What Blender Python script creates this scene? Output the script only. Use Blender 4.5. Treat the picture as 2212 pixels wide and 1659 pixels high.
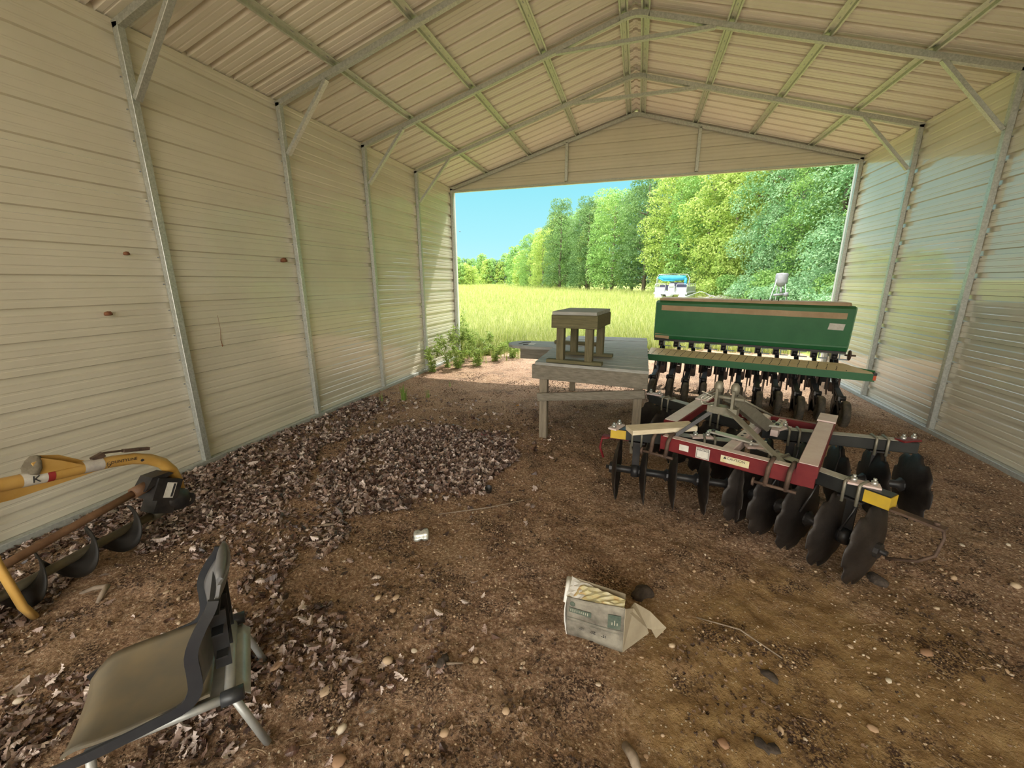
import bpy, bmesh, math, random
import numpy as np
from mathutils import Vector, Matrix, Euler
C = bpy.context; scn = C.scene; COL = scn.collection
for o in list(bpy.data.objects): bpy.data.objects.remove(o)
random.seed(4); RNG = np.random.default_rng(11)
PI = math.pi

# ------------------------------------------------------------------ camera
cam_d = bpy.data.cameras.new('camera'); cam = bpy.data.objects.new('camera', cam_d); COL.objects.link(cam)
yaw, pit, rol = 0.29418, 0.24620, -0.005386
F_ = Vector((-math.sin(yaw)*math.cos(pit), math.cos(yaw)*math.cos(pit), -math.sin(pit)))
R_ = Vector((math.cos(yaw), math.sin(yaw), 0)); U_ = R_.cross(F_)
r_ = math.cos(rol)*R_ + math.sin(rol)*U_; u_ = -math.sin(rol)*R_ + math.cos(rol)*U_
m = Matrix((r_, u_, -F_)).transposed().to_4x4(); m.translation = Vector((3.982, 0.0, 1.7485))
cam.matrix_world = m
cam_d.sensor_fit = 'HORIZONTAL'; cam_d.sensor_width = 36; cam_d.lens = 876.6/2212*36
cam_d.clip_start = 0.02; cam_d.clip_end = 2000
scn.camera = cam

# ------------------------------------------------------------------ sky
w = bpy.data.worlds.new('sky'); scn.world = w; w.use_nodes = True
nt = w.node_tree; nt.nodes.clear()
def N(nt, t, **k):
    n = nt.nodes.new(t)
    for a, b in k.items(): setattr(n, a, b)
    return n
tc = N(nt, 'ShaderNodeTexCoord'); sp = N(nt, 'ShaderNodeSeparateXYZ'); nt.links.new(tc.outputs['Generated'], sp.inputs[0])
rz = N(nt, 'ShaderNodeValToRGB'); nt.links.new(sp.outputs['Z'], rz.inputs[0])
e = rz.color_ramp.elements; e[0].position = 0.0; e[0].color = (.265, .43, .46, 1); e[1].position = .9; e[1].color = (.06, .28, .62, 1)
for p_, c_ in ((.10, (.19, .405, .445, 1)), (.25, (.118, .355, .42, 1)), (.42, (.088, .315, .40, 1))):
    k = e.new(p_); k.color = c_
# unseen brightness added to the sky behind the near end, as interior fill
SKY_BACK = 2.8
mr = N(nt, 'ShaderNodeMapRange', interpolation_type='SMOOTHSTEP'); mr.inputs[1].default_value = .10; mr.inputs[2].default_value = -.45
nt.links.new(sp.outputs['Y'], mr.inputs[0])
nz = N(nt, 'ShaderNodeTexNoise'); nz.inputs['Scale'].default_value = 3; nz.inputs['Detail'].default_value = 5; nt.links.new(tc.outputs['Generated'], nz.inputs[0])
mm = N(nt, 'ShaderNodeMath', operation='MULTIPLY_ADD'); mm.inputs[1].default_value = .8; mm.inputs[2].default_value = .6; nt.links.new(nz.outputs[0], mm.inputs[0])
cl = N(nt, 'ShaderNodeVectorMath', operation='SCALE'); cl.inputs[0].default_value = (SKY_BACK*1.0, SKY_BACK*.97, SKY_BACK*.88); nt.links.new(mm.outputs[0], cl.inputs['Scale'])
hi = N(nt, 'ShaderNodeMapRange', interpolation_type='SMOOTHSTEP'); hi.inputs[1].default_value = .40; hi.inputs[2].default_value = .75; nt.links.new(sp.outputs['Z'], hi.inputs[0])
mh = N(nt, 'ShaderNodeMix', data_type='RGBA'); nt.links.new(hi.outputs[0], mh.inputs[0]); nt.links.new(rz.outputs[0], mh.inputs[6]); mh.inputs[7].default_value = (2.9, 2.95, 3.0, 1)   # unseen overhead brightness added to push more light through the opening
mx = N(nt, 'ShaderNodeMix', data_type='RGBA'); nt.links.new(mr.outputs[0], mx.inputs[0]); nt.links.new(mh.outputs[2], mx.inputs[6]); nt.links.new(cl.outputs[0], mx.inputs[7])
bg = N(nt, 'ShaderNodeBackground'); nt.links.new(mx.outputs[2], bg.inputs[0]); bg.inputs[1].default_value = 1.0
wo = N(nt, 'ShaderNodeOutputWorld'); nt.links.new(bg.outputs[0], wo.inputs[0])

# ------------------------------------------------------------------ sun
sd = bpy.data.lights.new('sun', 'SUN'); sd.energy = 2.8; sd.angle = .0093; sd.color = (1, .95, .86)
sun = bpy.data.objects.new('sun', sd); COL.objects.link(sun)
sun.rotation_euler = Vector((.37, 1.0, 1.65)).to_track_quat('Z', 'Y').to_euler()
sun.location = (10, 30, 50)

scn.view_settings.view_transform = 'Standard'; scn.view_settings.look = 'None'
scn.view_settings.exposure = 1.18; scn.view_settings.gamma = 1.0; scn.view_settings.use_curve_mapping = False
try:
    scn.cycles.max_bounces = 10; scn.cycles.diffuse_bounces = 6
except Exception: pass

# ------------------------------------------------------------------ helpers
class MB:
    def __init__(s): s.V = []; s.F = []; s.M = []; s.S = []
    def add(s, vs, fs, m=0, sm=False):
        b = len(s.V); s.V += [tuple(v) for v in vs]
        for f in fs: s.F.append([b+i for i in f]); s.M.append(m); s.S.append(sm)
    def hexa(s, p, m=0):   # 8 points: 4 bottom (ccw), 4 top
        s.add(p, [(3, 2, 1, 0), (4, 5, 6, 7), (0, 1, 5, 4), (1, 2, 6, 5), (2, 3, 7, 6), (3, 0, 4, 7)], m)
    def box(s, c, d, rot=None, m=0):
        c = Vector(c); h = [x/2 for x in d]
        P = [Vector((x*h[0], y*h[1], z*h[2])) for z in (-1, 1) for x, y in ((-1, -1), (1, -1), (1, 1), (-1, 1))]
        if rot is not None:
            M = rot if isinstance(rot, Matrix) else Euler(rot).to_matrix()
            P = [M @ q for q in P]
        s.hexa([q+c for q in P], m)
    def bar(s, a, b, w, h, up=(0, 0, 1), m=0, bev=0.0):
        a = Vector(a); b = Vector(b); d = (b-a).normalized(); up = Vector(up)
        x = d.cross(up)
        if x.length < 1e-4: x = d.cross(Vector((0, 1, 0)))
        x.normalize(); y = x.cross(d).normalized()
        if bev <= 0: pr = [(-w/2, -h/2), (w/2, -h/2), (w/2, h/2), (-w/2, h/2)]
        else:
            q = bev; W = w/2; H = h/2
            pr = [(-W+q, -H), (W-q, -H), (W, -H+q), (W, H-q), (W-q, H), (-W+q, H), (-W, H-q), (-W, -H+q)]
        s.sweep([a, b], pr, x, y, m)
    def sweep(s, pts, pr, x, y, m=0, sm=False, caps=True):
        n = len(pr); V = [Vector(p)+x*u+y*v for p in pts for u, v in pr]; Fs = []
        for i in range(len(pts)-1):
            for j in range(n):
                k = (j+1) % n; Fs.append((i*n+j, i*n+k, (i+1)*n+k, (i+1)*n+j))
        if caps: Fs.append(tuple(range(n-1, -1, -1))); Fs.append(tuple((len(pts)-1)*n+j for j in range(n)))
        s.add(V, Fs, m, sm)
    def tube(s, pts, r, n=10, m=0, sm=True, caps=True, flat=None):
        pts = [Vector(p) for p in pts]; L = len(pts)
        rs = r if isinstance(r, (list, tuple)) else [r]*L
        t0 = (pts[1]-pts[0]).normalized(); ref = Vector((0, 0, 1)) if abs(t0.z) < .9 else Vector((0, 1, 0))
        V = []; x = None
        for i in range(L):
            if i == 0: t = pts[1]-pts[0]
            elif i == L-1: t = pts[-1]-pts[-2]
            else: t = (pts[i+1]-pts[i]).normalized()+(pts[i]-pts[i-1]).normalized()
            t.normalize()
            if x is None: x = t.cross(ref).normalized()
            else: x = (x - t*x.dot(t)).normalized()
            y = t.cross(x)
            for j in range(n):
                a = 2*PI*(j+.5)/n; fy = flat if flat else 1
                V.append(pts[i]+x*math.cos(a)*rs[i]+y*math.sin(a)*rs[i]*fy)
        Fs = []
        for i in range(L-1):
            for j in range(n):
                k = (j+1) % n; Fs.append((i*n+j, i*n+k, (i+1)*n+k, (i+1)*n+j))
        s.add(V, Fs, m, sm)
        if caps:
            b = len(s.V)-n*L
            s.F.append([b+j for j in range(n-1, -1, -1)]); s.M.append(m); s.S.append(False)
            s.F.append([b+(L-1)*n+j for j in range(n)]); s.M.append(m); s.S.append(False)
    def cyl(s, a, b, r, n=16, m=0, r2=None): s.tube([a, b], [r, r if r2 is None else r2], n, m)
    def lathe(s, prof, c, ax=(0, 0, 1), n=24, m=0, sm=True, rad=None):   # prof: (r, h) along axis
        ax = Vector(ax).normalized(); ref = Vector((0, 0, 1)) if abs(ax.z) < .9 else Vector((1, 0, 0))
        x = ax.cross(ref).normalized(); y = ax.cross(x); c = Vector(c); V = []
        for r, h in prof:
            for j in range(n):
                a = 2*PI*j/n; q = r*(rad(a, r) if rad else 1)
                V.append(c+ax*h+x*math.cos(a)*q+y*math.sin(a)*q)
        Fs = []
        for i in range(len(prof)-1):
            for j in range(n):
                k = (j+1) % n; Fs.append((i*n+j, i*n+k, (i+1)*n+k, (i+1)*n+j))
        s.add(V, Fs, m, sm)
    def prism(s, poly, a, b, m=0):   # poly in 3-D (planar), swept from offset a to offset b
        a = Vector(a); b = Vector(b); n = len(poly); P = [Vector(p) for p in poly]
        s.add([p+a for p in P]+[p+b for p in P], [tuple(range(n-1, -1, -1)), tuple(range(n, 2*n))]+[(i, (i+1) % n, n+(i+1) % n, n+i) for i in range(n)], m)
    def grid(s, fn, nu, nv, m=0, sm=True, thick=None):
        V = [fn(i/nu, j/nv) for i in range(nu+1) for j in range(nv+1)]
        Fs = [(i*(nv+1)+j, (i+1)*(nv+1)+j, (i+1)*(nv+1)+j+1, i*(nv+1)+j+1) for i in range(nu) for j in range(nv)]
        if thick is None: s.add(V, Fs, m, sm); return
        th = Vector(thick); n = len(V); V2 = [Vector(v)+th for v in V]
        F2 = [tuple(n+q for q in reversed(f)) for f in Fs]
        ring = [i*(nv+1) for i in range(nu+1)]+[nu*(nv+1)+j for j in range(1, nv+1)]+[i*(nv+1)+nv for i in range(nu-1, -1, -1)]+[j for j in range(nv-1, 0, -1)]
        rf = [(ring[i], n+ring[i], n+ring[(i+1) % len(ring)], ring[(i+1) % len(ring)]) for i in range(len(ring))]
        s.add(V+V2, Fs+F2, m, sm); 
        b = len(s.V)-2*n
        for f in rf: s.F.append([b+i for i in f]); s.M.append(m); s.S.append(False)
    def build(s, name, mats, parent=None, loc=(0, 0, 0), rot=(0, 0, 0), fixn=True):
        me = bpy.data.meshes.new(name); me.from_pydata(s.V, [], s.F)
        if not isinstance(mats, (list, tuple)): mats = [mats]
        for q in mats: me.materials.append(q)
        me.polygons.foreach_set('material_index', s.M); me.polygons.foreach_set('use_smooth', s.S)
        if fixn:
            bm = bmesh.new(); bm.from_mesh(me); bmesh.ops.recalc_face_normals(bm, faces=bm.faces); bm.to_mesh(me); bm.free()
        me.update()
        o = bpy.data.objects.new(name, me); COL.objects.link(o); o.parent = parent; o.location = loc; o.rotation_euler = rot
        return o

def tag(o, label=None, cat=None, group=None, kind=None):
    if label: o['label'] = label
    if cat: o['category'] = cat
    if group: o['group'] = group
    if kind: o['kind'] = kind
    return o
def thing(name, label, cat, loc=(0, 0, 0), rot=(0, 0, 0), group=None):
    o = bpy.data.objects.new(name, None); COL.objects.link(o); o.empty_display_size = .1
    o.location = loc; o.rotation_euler = rot; return tag(o, label, cat, group)
def struct(o): o['kind'] = 'structure'; return o
def copy_tree(o, parent=None):
    c = o.copy(); COL.objects.link(c)
    if parent is not None: c.parent = parent
    for ch in list(o.children): copy_tree(ch, c)
    return c

# vectorised value noise
def vnoise(x, y, sc, seed=0):
    g = np.random.default_rng(seed).random((128, 128)); X = np.asarray(x)*sc+37.3; Y = np.asarray(y)*sc+11.7
    xi = np.floor(X).astype(int); yi = np.floor(Y).astype(int); fx = X-xi; fy = Y-yi
    fx = fx*fx*(3-2*fx); fy = fy*fy*(3-2*fy)
    a = g[xi % 128, yi % 128]; b = g[(xi+1) % 128, yi % 128]; c = g[xi % 128, (yi+1) % 128]; d = g[(xi+1) % 128, (yi+1) % 128]
    return (a*(1-fx)+b*fx)*(1-fy)+(c*(1-fx)+d*fx)*fy-.5

# ------------------------------------------------------------------ materials
def mat(name, base=(.5, .5, .5), rough=.6, metal=0., vary=None, scale=6., bump=0., bscale=30., spec=.5, detail=4., stretch=None, trans=None, coat=0., ramp=None, rot=None):
    """principled material; vary: second colour blended by noise; ramp: list of (pos,col)"""
    M = bpy.data.materials.new(name); M.use_nodes = True; t = M.node_tree; b = t.nodes['Principled BSDF']; L = t.links.new
    b.inputs['Roughness'].default_value = rough; b.inputs['Metallic'].default_value = metal; b.inputs['Specular IOR Level'].default_value = spec
    b.inputs['Base Color'].default_value = (*base, 1); b.inputs['Coat Weight'].default_value = coat
    tc = N(t, 'ShaderNodeTexCoord'); mp = N(t, 'ShaderNodeMapping'); L(tc.outputs['Object'], mp.inputs[0])
    if stretch: mp.inputs['Scale'].default_value = stretch
    if rot: mp.inputs['Rotation'].default_value = rot
    if vary or ramp:
        n = N(t, 'ShaderNodeTexNoise'); n.inputs['Scale'].default_value = scale; n.inputs['Detail'].default_value = detail; n.inputs['Roughness'].default_value = .65
        L(mp.outputs[0], n.inputs[0]); r = N(t, 'ShaderNodeValToRGB'); L(n.outputs[0], r.inputs[0]); e = r.color_ramp.elements
        if ramp:
            e[0].position, e[0].color = ramp[0][0], (*ramp[0][1], 1); e[1].position, e[1].color = ramp[-1][0], (*ramp[-1][1], 1)
            for p_, c_ in ramp[1:-1]: k = e.new(p_); k.color = (*c_, 1)
        else: e[0].position = .35; e[0].color = (*base, 1); e[1].position = .68; e[1].color = (*vary, 1)
        L(r.outputs[0], b.inputs['Base Color'])
    if bump:
        n2 = N(t, 'ShaderNodeTexNoise'); n2.inputs['Scale'].default_value = bscale; n2.inputs['Detail'].default_value = 5; L(mp.outputs[0], n2.inputs[0])
        bp = N(t, 'ShaderNodeBump'); bp.inputs['Strength'].default_value = bump; bp.inputs['Distance'].default_value = .01; L(n2.outputs[0], bp.inputs['Height']); L(bp.outputs[0], b.inputs['Normal'])
    if trans:
        tr = N(t, 'ShaderNodeBsdfTranslucent'); ad = N(t, 'ShaderNodeMixShader'); ad.inputs[0].default_value = trans
        src = b.inputs['Base Color'].links[0].from_socket if b.inputs['Base Color'].links else None
        if src: L(src, tr.inputs[0])
        else: tr.inputs[0].default_value = (*base, 1)
        out = t.nodes['Material Output']; L(b.outputs[0], ad.inputs[1]); L(tr.outputs[0], ad.inputs[2]); L(ad.outputs[0], out.inputs[0])
    return M
def island(name, cols, rough=.7, trans=None, spec=.3, nscale=None, vmul=.0):
    """colour varies from leaf to leaf (random per mesh island / object)"""
    M = bpy.data.materials.new(name); M.use_nodes = True; t = M.node_tree; b = t.nodes['Principled BSDF']; L = t.links.new
    b.inputs['Roughness'].default_value = rough; b.inputs['Specular IOR Level'].default_value = spec
    g = N(t, 'ShaderNodeNewGeometry'); oi = N(t, 'ShaderNodeObjectInfo'); a = N(t, 'ShaderNodeMath', operation='ADD'); L(g.outputs['Random Per Island'], a.inputs[0]); L(oi.outputs['Random'], a.inputs[1])
    fr = N(t, 'ShaderNodeMath', operation='FRACT'); L(a.outputs[0], fr.inputs[0]); src = fr.outputs[0]
    if nscale:
        n = N(t, 'ShaderNodeTexNoise'); n.inputs['Scale'].default_value = nscale; n.inputs['Detail'].default_value = 2; tc = N(t, 'ShaderNodeTexCoord'); L(tc.outputs['Object'], n.inputs[0])
        mr = N(t, 'ShaderNodeMapRange'); mr.inputs[1].default_value = .3; mr.inputs[2].default_value = .7; L(n.outputs[0], mr.inputs[0])
        mxx = N(t, 'ShaderNodeMath', operation='MULTIPLY_ADD'); mxx.inputs[1].default_value = .35; L(src, mxx.inputs[0])
        m2 = N(t, 'ShaderNodeMath', operation='MULTIPLY'); m2.inputs[1].default_value = .65; L(mr.outputs[0], m2.inputs[0]); L(m2.outputs[0], mxx.inputs[2]); src = mxx.outputs[0]
    r = N(t, 'ShaderNodeValToRGB'); L(src, r.inputs[0]); e = r.color_ramp.elements
    for i, c_ in enumerate(cols):
        p_ = i/(len(cols)-1)
        k = e[0] if i == 0 else (e[-1] if i == len(cols)-1 else e.new(p_))
        k.position = p_; k.color = (*c_, 1)
    L(r.outputs[0], b.inputs['Base Color'])
    if trans:
        tr = N(t, 'ShaderNodeBsdfTranslucent'); ad = N(t, 'ShaderNodeMixShader'); ad.inputs[0].default_value = trans; L(r.outputs[0], tr.inputs[0])
        out = t.nodes['Material Output']; L(b.outputs[0], ad.inputs[1]); L(tr.outputs[0], ad.inputs[2]); L(ad.outputs[0], out.inputs[0])
    return M
# ================================================================== building shell
M_panel = mat('cream_sheet_metal', (.68, .635, .52), .28, 0, vary=(.62, .58, .475), scale=1.3, spec=.7, coat=1.0)
M_roof = mat('roof_sheet_metal', (.84, .79, .71), .40, 0, vary=(.80, .745, .66), scale=1.2, spec=.5, coat=.1)
M_galv = mat('galvanized_steel', (.42, .44, .42), .42, .55, vary=(.58, .60, .57), scale=55, detail=2, spec=.5)
M_galvd = mat('galvanized_steel_dull', (.40, .42, .40), .5, .35, vary=(.50, .52, .49), scale=40, detail=2)
M_wtrim = mat('white_trim_metal', (.78, .79, .78), .4)
M_screw = mat('screw_zinc', (.3, .32, .35), .4, .8)
WI = 7.366; HE = 3.686; RX = 3.74; RZ = 4.723; T = .057
YS = [-1.895, -.371, 1.153, 2.677, 4.201, 5.725, 7.249, 8.773]
YA = -4.98; YB = 8.93
slL = (RZ-HE)/RX; slR = (RZ-HE)/(WI-RX)
def roof_z(x): return HE+slL*x if x < RX else HE+slR*(WI-x)
PITCH = .2286
def rib_profile(s0, s1, first=0.0, dp=.024, wo=.030):
    """(s, depth) samples: depth>0 is a rib pushed away from the inside"""
    out = [(s0, 0.)]; k0 = math.floor((s0-first)/PITCH)-1
    for k in range(k0, k0+int((s1-s0)/PITCH)+4):
        c = first+k*PITCH
        for ds, d in ((-wo, 0), (-wo+.008, dp), (wo-.008, dp), (wo, 0), (.068, 0), (.073, .0035), (.085, .0035), (.09, 0), (.138, 0), (.143, .0035), (.155, .0035), (.16, 0)):
            s_ = c+ds
            if s0+.001 < s_ < s1-.001: out.append((s_, d))
    out.append((s1, 0.)); return out
def wall_mesh(x, sgn, name):
    mb = MB(); pr = rib_profile(-.02, 3.745, .19); nY = 1
    V = []; 
    for y in (YA, YB):
        for z, d in pr: V.append((x+sgn*d, y, z))
    n = len(pr); mb.add(V, [(i, i+1, n+i+1, n+i) for i in range(n-1)])
    # outer face of the same sheet
    V2 = [(a+sgn*.0012, b, c) for a, b, c in V]; mb.add(V2, [(i, n+i, n+i+1, i+1) for i in range(n-1)])
    for y in YS[2:]:      # screw heads on every rib at each post
        for k in range(16):
            z = .19+PITCH*k
            if z < 3.6:
                for dy in (-.012, T+.012): mb.cyl((x-sgn*.0, y+dy, z-.045), (x-sgn*.007, y+dy, z-.045), .006, 6, 1)
    return struct(mb.build(name, [M_panel, M_screw], fixn=False))
wall_mesh(-.06, -1, 'wall_left'); wall_mesh(WI+.06, 1, 'wall_right')

# roof sheets: ribs run from eave to ridge
RT = T+.032
mb = MB(); pr = rib_profile(YA, YB+.02, .05, .052, .030)
for x0, z0, x1, z1 in ((-.10, HE-slL*.10, RX-.03, RZ-slL*.03), (WI+.10, HE-slR*.10, RX+.03, RZ-slR*.03)):
    V = [(x0, y, z0+RT+d) for y, d in pr]+[(x1, y, z1+RT+d) for y, d in pr]; n = len(pr)
    mb.add(V, [(i, i+1, n+i+1, n+i) for i in range(n-1)])
    mb.add([(a, b, c+.0015) for a, b, c in V], [(i, n+i, n+i+1, i+1) for i in range(n-1)])
# ridge cap, bent over both slopes
V = []
for y, d in pr:
    for dx, dz in ((-.17, -slL*.17), (0, .0), (.17, -slR*.17)): V.append((RX+dx, y, RZ+RT+.012+dz+d))
n = len(pr); mb.add(V, [(3*i+j, 3*i+j+1, 3*i+j+4, 3*i+j+3) for i in range(n-1) for j in range(2)])
struct(mb.build('ceiling', [M_roof], fixn=False))

# gable end sheet above the far opening
mb = MB(); pr = rib_profile(3.665, 4.80, .19); Y0 = 8.845
V = []; ok = []
for z, d in pr:
    top = RZ+RT-.005
    xl = max(-.06, (z-HE-RT)/slL); xr = min(WI+.06, WI-(z-HE-RT)/slR)
    if xl > xr: xl = xr = RX
    V += [(xl, Y0+d, z), (xr, Y0+d, z)]
n = len(pr); mb.add(V, [(2*i, 2*i+1, 2*i+3, 2*i+2) for i in range(n-1)]); mb.add([(a, b+.0015, c) for a, b, c in V], [(2*i, 2*i+2, 2*i+3, 2*i+1) for i in range(n-1)])
struct(mb.build('wall_back', [M_panel], fixn=False))
mb = MB(); mb.bar((-.06, 8.86, 3.655), (WI+.06, 8.86, 3.655), .045, .022); mb.bar((-.06, 8.885, 3.675), (WI+.06, 8.885, 3.675), .004, .06)
struct(mb.build('trim_1', M_panel))
for i, (x, s_) in enumerate(((0, -1), (WI, 1))):
    mb = MB(); mb.box((x+s_*.035, 8.855, 1.84), (.075, .045, 3.62)); mb.box((x+s_*.004, 8.885, 1.84), (.012, .03, 3.62)); struct(mb.build('trim_%d' % (i+2), M_wtrim))
for nm, x in (('baseboard_left', -T/2), ('baseboard_right', WI+T/2)):
    mb = MB(); mb.bar((x, YA, .022), (x, YB-.1, .022), T, .052, bev=.003); struct(mb.build(nm, M_galvd))

for i, x in ((4, -.089), (5, WI+.089)):
    mb = MB(); mb.box((x, (YA+YB)/2, 3.72), (.008, YB-YA, .26)); mb.box((x+(.02 if x < 0 else -.02), (YA+YB)/2, 3.845), (.05, YB-YA, .006)); struct(mb.build('trim_%d' % i, M_panel))
# steel frames
def make_frame(y, label, brace=True, collar=True, gable=False, left_open=False):
    t = thing('steel_frame', label, 'frame', (RX, y+T/2, 0), group='galvanized frames of the shed')
    def X(x): return x-RX
    for s_, x in ((1, -T/2), (-1, WI+T/2)):
        mb = MB(); mb.bar((X(x), 0, .048), (X(x), 0, HE+.03), T, T, up=(0, 1, 0), bev=.003); mb.build('post', M_galv, t)
    # bowed rafter: two straight runs, joined over a short round bend at the ridge
    up = .5*T
    for s_, xe, sl in ((-1, -T, slL), (1, WI+T, slR)):
        mb = MB(); c = 1/math.sqrt(1+sl*sl)
        a = Vector((X(xe), 0, roof_z(xe if s_ < 0 else xe)+up)) if False else Vector((X(xe), 0, HE-sl*T+up+.004))
        b = Vector((s_*.16, 0, RZ-sl*.16+up+.004)); mb.bar(a, b, T, T, up=(0, 0, 1), bev=.003); mb.build('rafter', M_galv, t)
    mb = MB(); P = []
    for k in range(9):
        x = -.165+.33*k/8; q = 1-(x/.165)**2
        P.append(Vector((x, 0, RZ-slL*.165+up+.004+q*.030)))
    pr_ = [(-T/2, -T/2), (T/2, -T/2), (T/2, T/2), (-T/2, T/2)]
    mb.sweep(P, pr_, Vector((0, 1, 0)), Vector((0, 0, 1))); mb.build('ridge_bend', M_galv, t)
    if brace:
        for s_, x0, x1, sl in ((1, 0, .64, slL), (-1, WI, WI-.62, slR)):
            a = Vector((X(x0)+s_*.018, 0, 3.19)); b = Vector((X(x1), 0, HE+sl*.63+.005))
            mb = MB(); mb.bar(a, b, T*.96, .04, up=(s_, 0, 0), bev=.003); mb.build('knee_brace', M_galv, t)
    if collar:
        mb = MB(); mb.bar((X(2.83), 0, 4.48), (X(4.62), 0, 4.48), T*.96, .04, bev=.003); mb.build('collar_tie', M_galv, t)
    if gable:
        for x in (2.47, 4.87):
            mb = MB(); mb.bar((X(x), 0, 3.70), (X(x), 0, roof_z(x)+.02), T, T, up=(0, 1, 0), bev=.003); mb.build('gable_stud', M_galv, t)
        mb = MB(); mb.bar((X(0), .0, 3.672), (X(WI), .0, 3.672), .04, .022); mb.build('header_angle', M_galvd, t)
    return t
names = {7: ('galvanized end frame with two gable studs around the far opening', 0, 0, 1),
         6: ('first braced galvanized frame inside the far opening, its right post behind the seed drill', 1, 1, 0),
         5: ('second braced galvanized frame in from the far opening', 1, 1, 0),
         4: ('third braced galvanized frame in from the opening, left post beside the largest mud nest', 1, 1, 0),
         3: ('galvanized frame whose left post stands in leaves beside the yellow digger', 1, 1, 0),
         2: ('galvanized frame overhead at the top left corner of the picture', 1, 1, 0),
         1: ('galvanized frame behind the camera at the near end', 1, 1, 0)}
for k in (7, 6, 5, 4, 3, 2): nm = names[k]; make_frame(YS[k], nm[0], nm[1], nm[2], nm[3])

# roof battens (hat channels) along the building, lying on the rafters
hatp = [(-.052, 0), (-.034, 0), (-.024, .030), (.024, .030), (.034, 0), (.052, 0), (.052, .003), (.036, .003), (.026, .033), (-.026, .033), (-.036, .003), (-.052, .003)]
mbs = []
M_hat = mat('galvanized_batten', (.52, .55, .46), .4, .45, vary=(.62, .65, .54), scale=30, detail=2)
def batten(x, label):
    sl = slL if x < RX else -slR; a = math.atan(sl)
    xx = Vector((math.cos(a), 0, math.sin(a))); zz = Vector((-math.sin(a), 0, math.cos(a)))
    mb = MB(); base = Vector((x, 0, roof_z(x)+T-.001))
    n = len(hatp); P = [base+Vector((0, YA+.02, 0)), base+Vector((0, YB-.06, 0))]
    mb.sweep(P, hatp, xx, zz)
    y = YA+.1
    while y < YB-.1:      # slots pressed in the crown
        c = base+Vector((0, y, 0))+zz*.0285; mb.add([c+xx*(-.004)+Vector((0, -.02, 0)), c+xx*.004+Vector((0, -.02, 0)), c+xx*.004+Vector((0, .02, 0)), c+xx*(-.004)+Vector((0, .02, 0))], [(0, 1, 2, 3)], 1); y += .23
    o = mb.build('roof_batten', [M_hat, M_screw]); return tag(o, label, 'batten', 'roof battens')
for x, l in ((.80, 'lowest roof batten on the left slope, nearest the left wall'), (1.73, 'roof batten on the left slope, second up from the left wall'), (2.68, 'roof batten on the left slope, third up from the left wall'), (3.62, 'roof batten just left of the ridge'),
             (3.86, 'roof batten just right of the ridge'), (4.77, 'roof batten on the right slope, third up from the right wall'), (5.70, 'roof batten on the right slope, second up from the right wall'), (6.62, 'lowest roof batten on the right slope, nearest the right wall')):
    batten(x, l)
# ================================================================== ground
POLY = {'A': [(-0.15, 2.58), (-0.18, 2.85), (-0.11, 3.37), (-0.03, 4.33), (0.12, 5.15), (0.45, 5.04), (0.75, 3.9), (0.92, 3.17), (1.26, 2.51), (1.26, 2.14), (0.97, 1.92), (0.54, 2.07)],
'B': [(1.12, 2.95), (1.04, 3.53), (1.31, 4.14), (2.08, 4.37), (2.76, 4.09), (2.9, 3.46), (2.88, 2.99), (2.58, 2.7), (2.33, 2.41), (2.0, 2.19), (1.44, 2.33)],
'C': [(0.63, 2.02), (1.29, 2.29), (1.98, 2.22), (2.14, 1.92), (1.82, 1.78), (2.1, 1.64), (2.16, 1.33), (1.84, 1.37), (1.56, 1.57), (0.69, 1.66)],
'D': [(0.4, 0.9), (0.48, 1.32), (0.81, 1.48), (0.82, 1.26), (0.92, 0.99), (0.9, 0.8)],
'E': [(1.3, 0.66), (1.63, 0.78), (1.95, 0.55), (1.75, 0.3), (1.2, 0.3)],
'F': [(1.94, 1.3), (2.33, 1.41), (2.83, 1.35), (3.05, 1.42), (3.05, 1.62), (3.17, 1.6), (3.23, 1.36), (3.05, 1.05), (2.98, 0.8), (2.45, 0.55), (2.2, 0.9)],
'G': [(-0.05, 4.14), (0.07, 5.47), (1.32, 5.28), (2.51, 4.95), (3.0, 3.6), (1.52, 4.12), (1.04, 3.53)],
'H': [(-0.05, 0.8), (-0.05, 2.6), (0.55, 2.05), (0.7, 1.65), (0.45, 1.3), (0.3, 0.8)]}
def inpoly(x, y, P):
    r = np.zeros(x.shape, bool); n = len(P)
    for i in range(n):
        x0, y0 = P[i]; x1, y1 = P[(i+1) % n]
        c = ((y0 > y) != (y1 > y)) & (x < (x1-x0)*(y-y0)/((y1-y0) if y1 != y0 else 1e-9)+x0); r ^= c
    return r
PITS = [(2.55, 1.96), (2.7, 2.0), (2.68, 1.86), (2.76, 1.86), (2.49, 1.69), (2.61, 1.74), (2.69, 1.75), (3.02, 1.42), (3.21, 1.44), (2.83, 1.15), (2.91, 1.12)]
LW = {'A': 1., 'B': 1., 'C': 1., 'D': 1., 'E': 1., 'F': .45, 'G': .06, 'H': .8}
def leafdens(x, y):
    jx = x+.22*vnoise(x, y, 3.1, 5)+.1*vnoise(x, y, 9, 6); jy = y+.3*vnoise(x, y, 3.1, 7)+.1*vnoise(x, y, 9, 8)
    d = np.zeros(np.shape(x))
    for k, P in POLY.items(): d = np.maximum(d, LW[k]*inpoly(jx, jy, P))
    d = np.maximum(d, .015)
    return d*np.clip(.85+2.3*vnoise(x, y, 2.3, 15)+1.4*vnoise(x, y, 6.5, 16), .14, 1)
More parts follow.
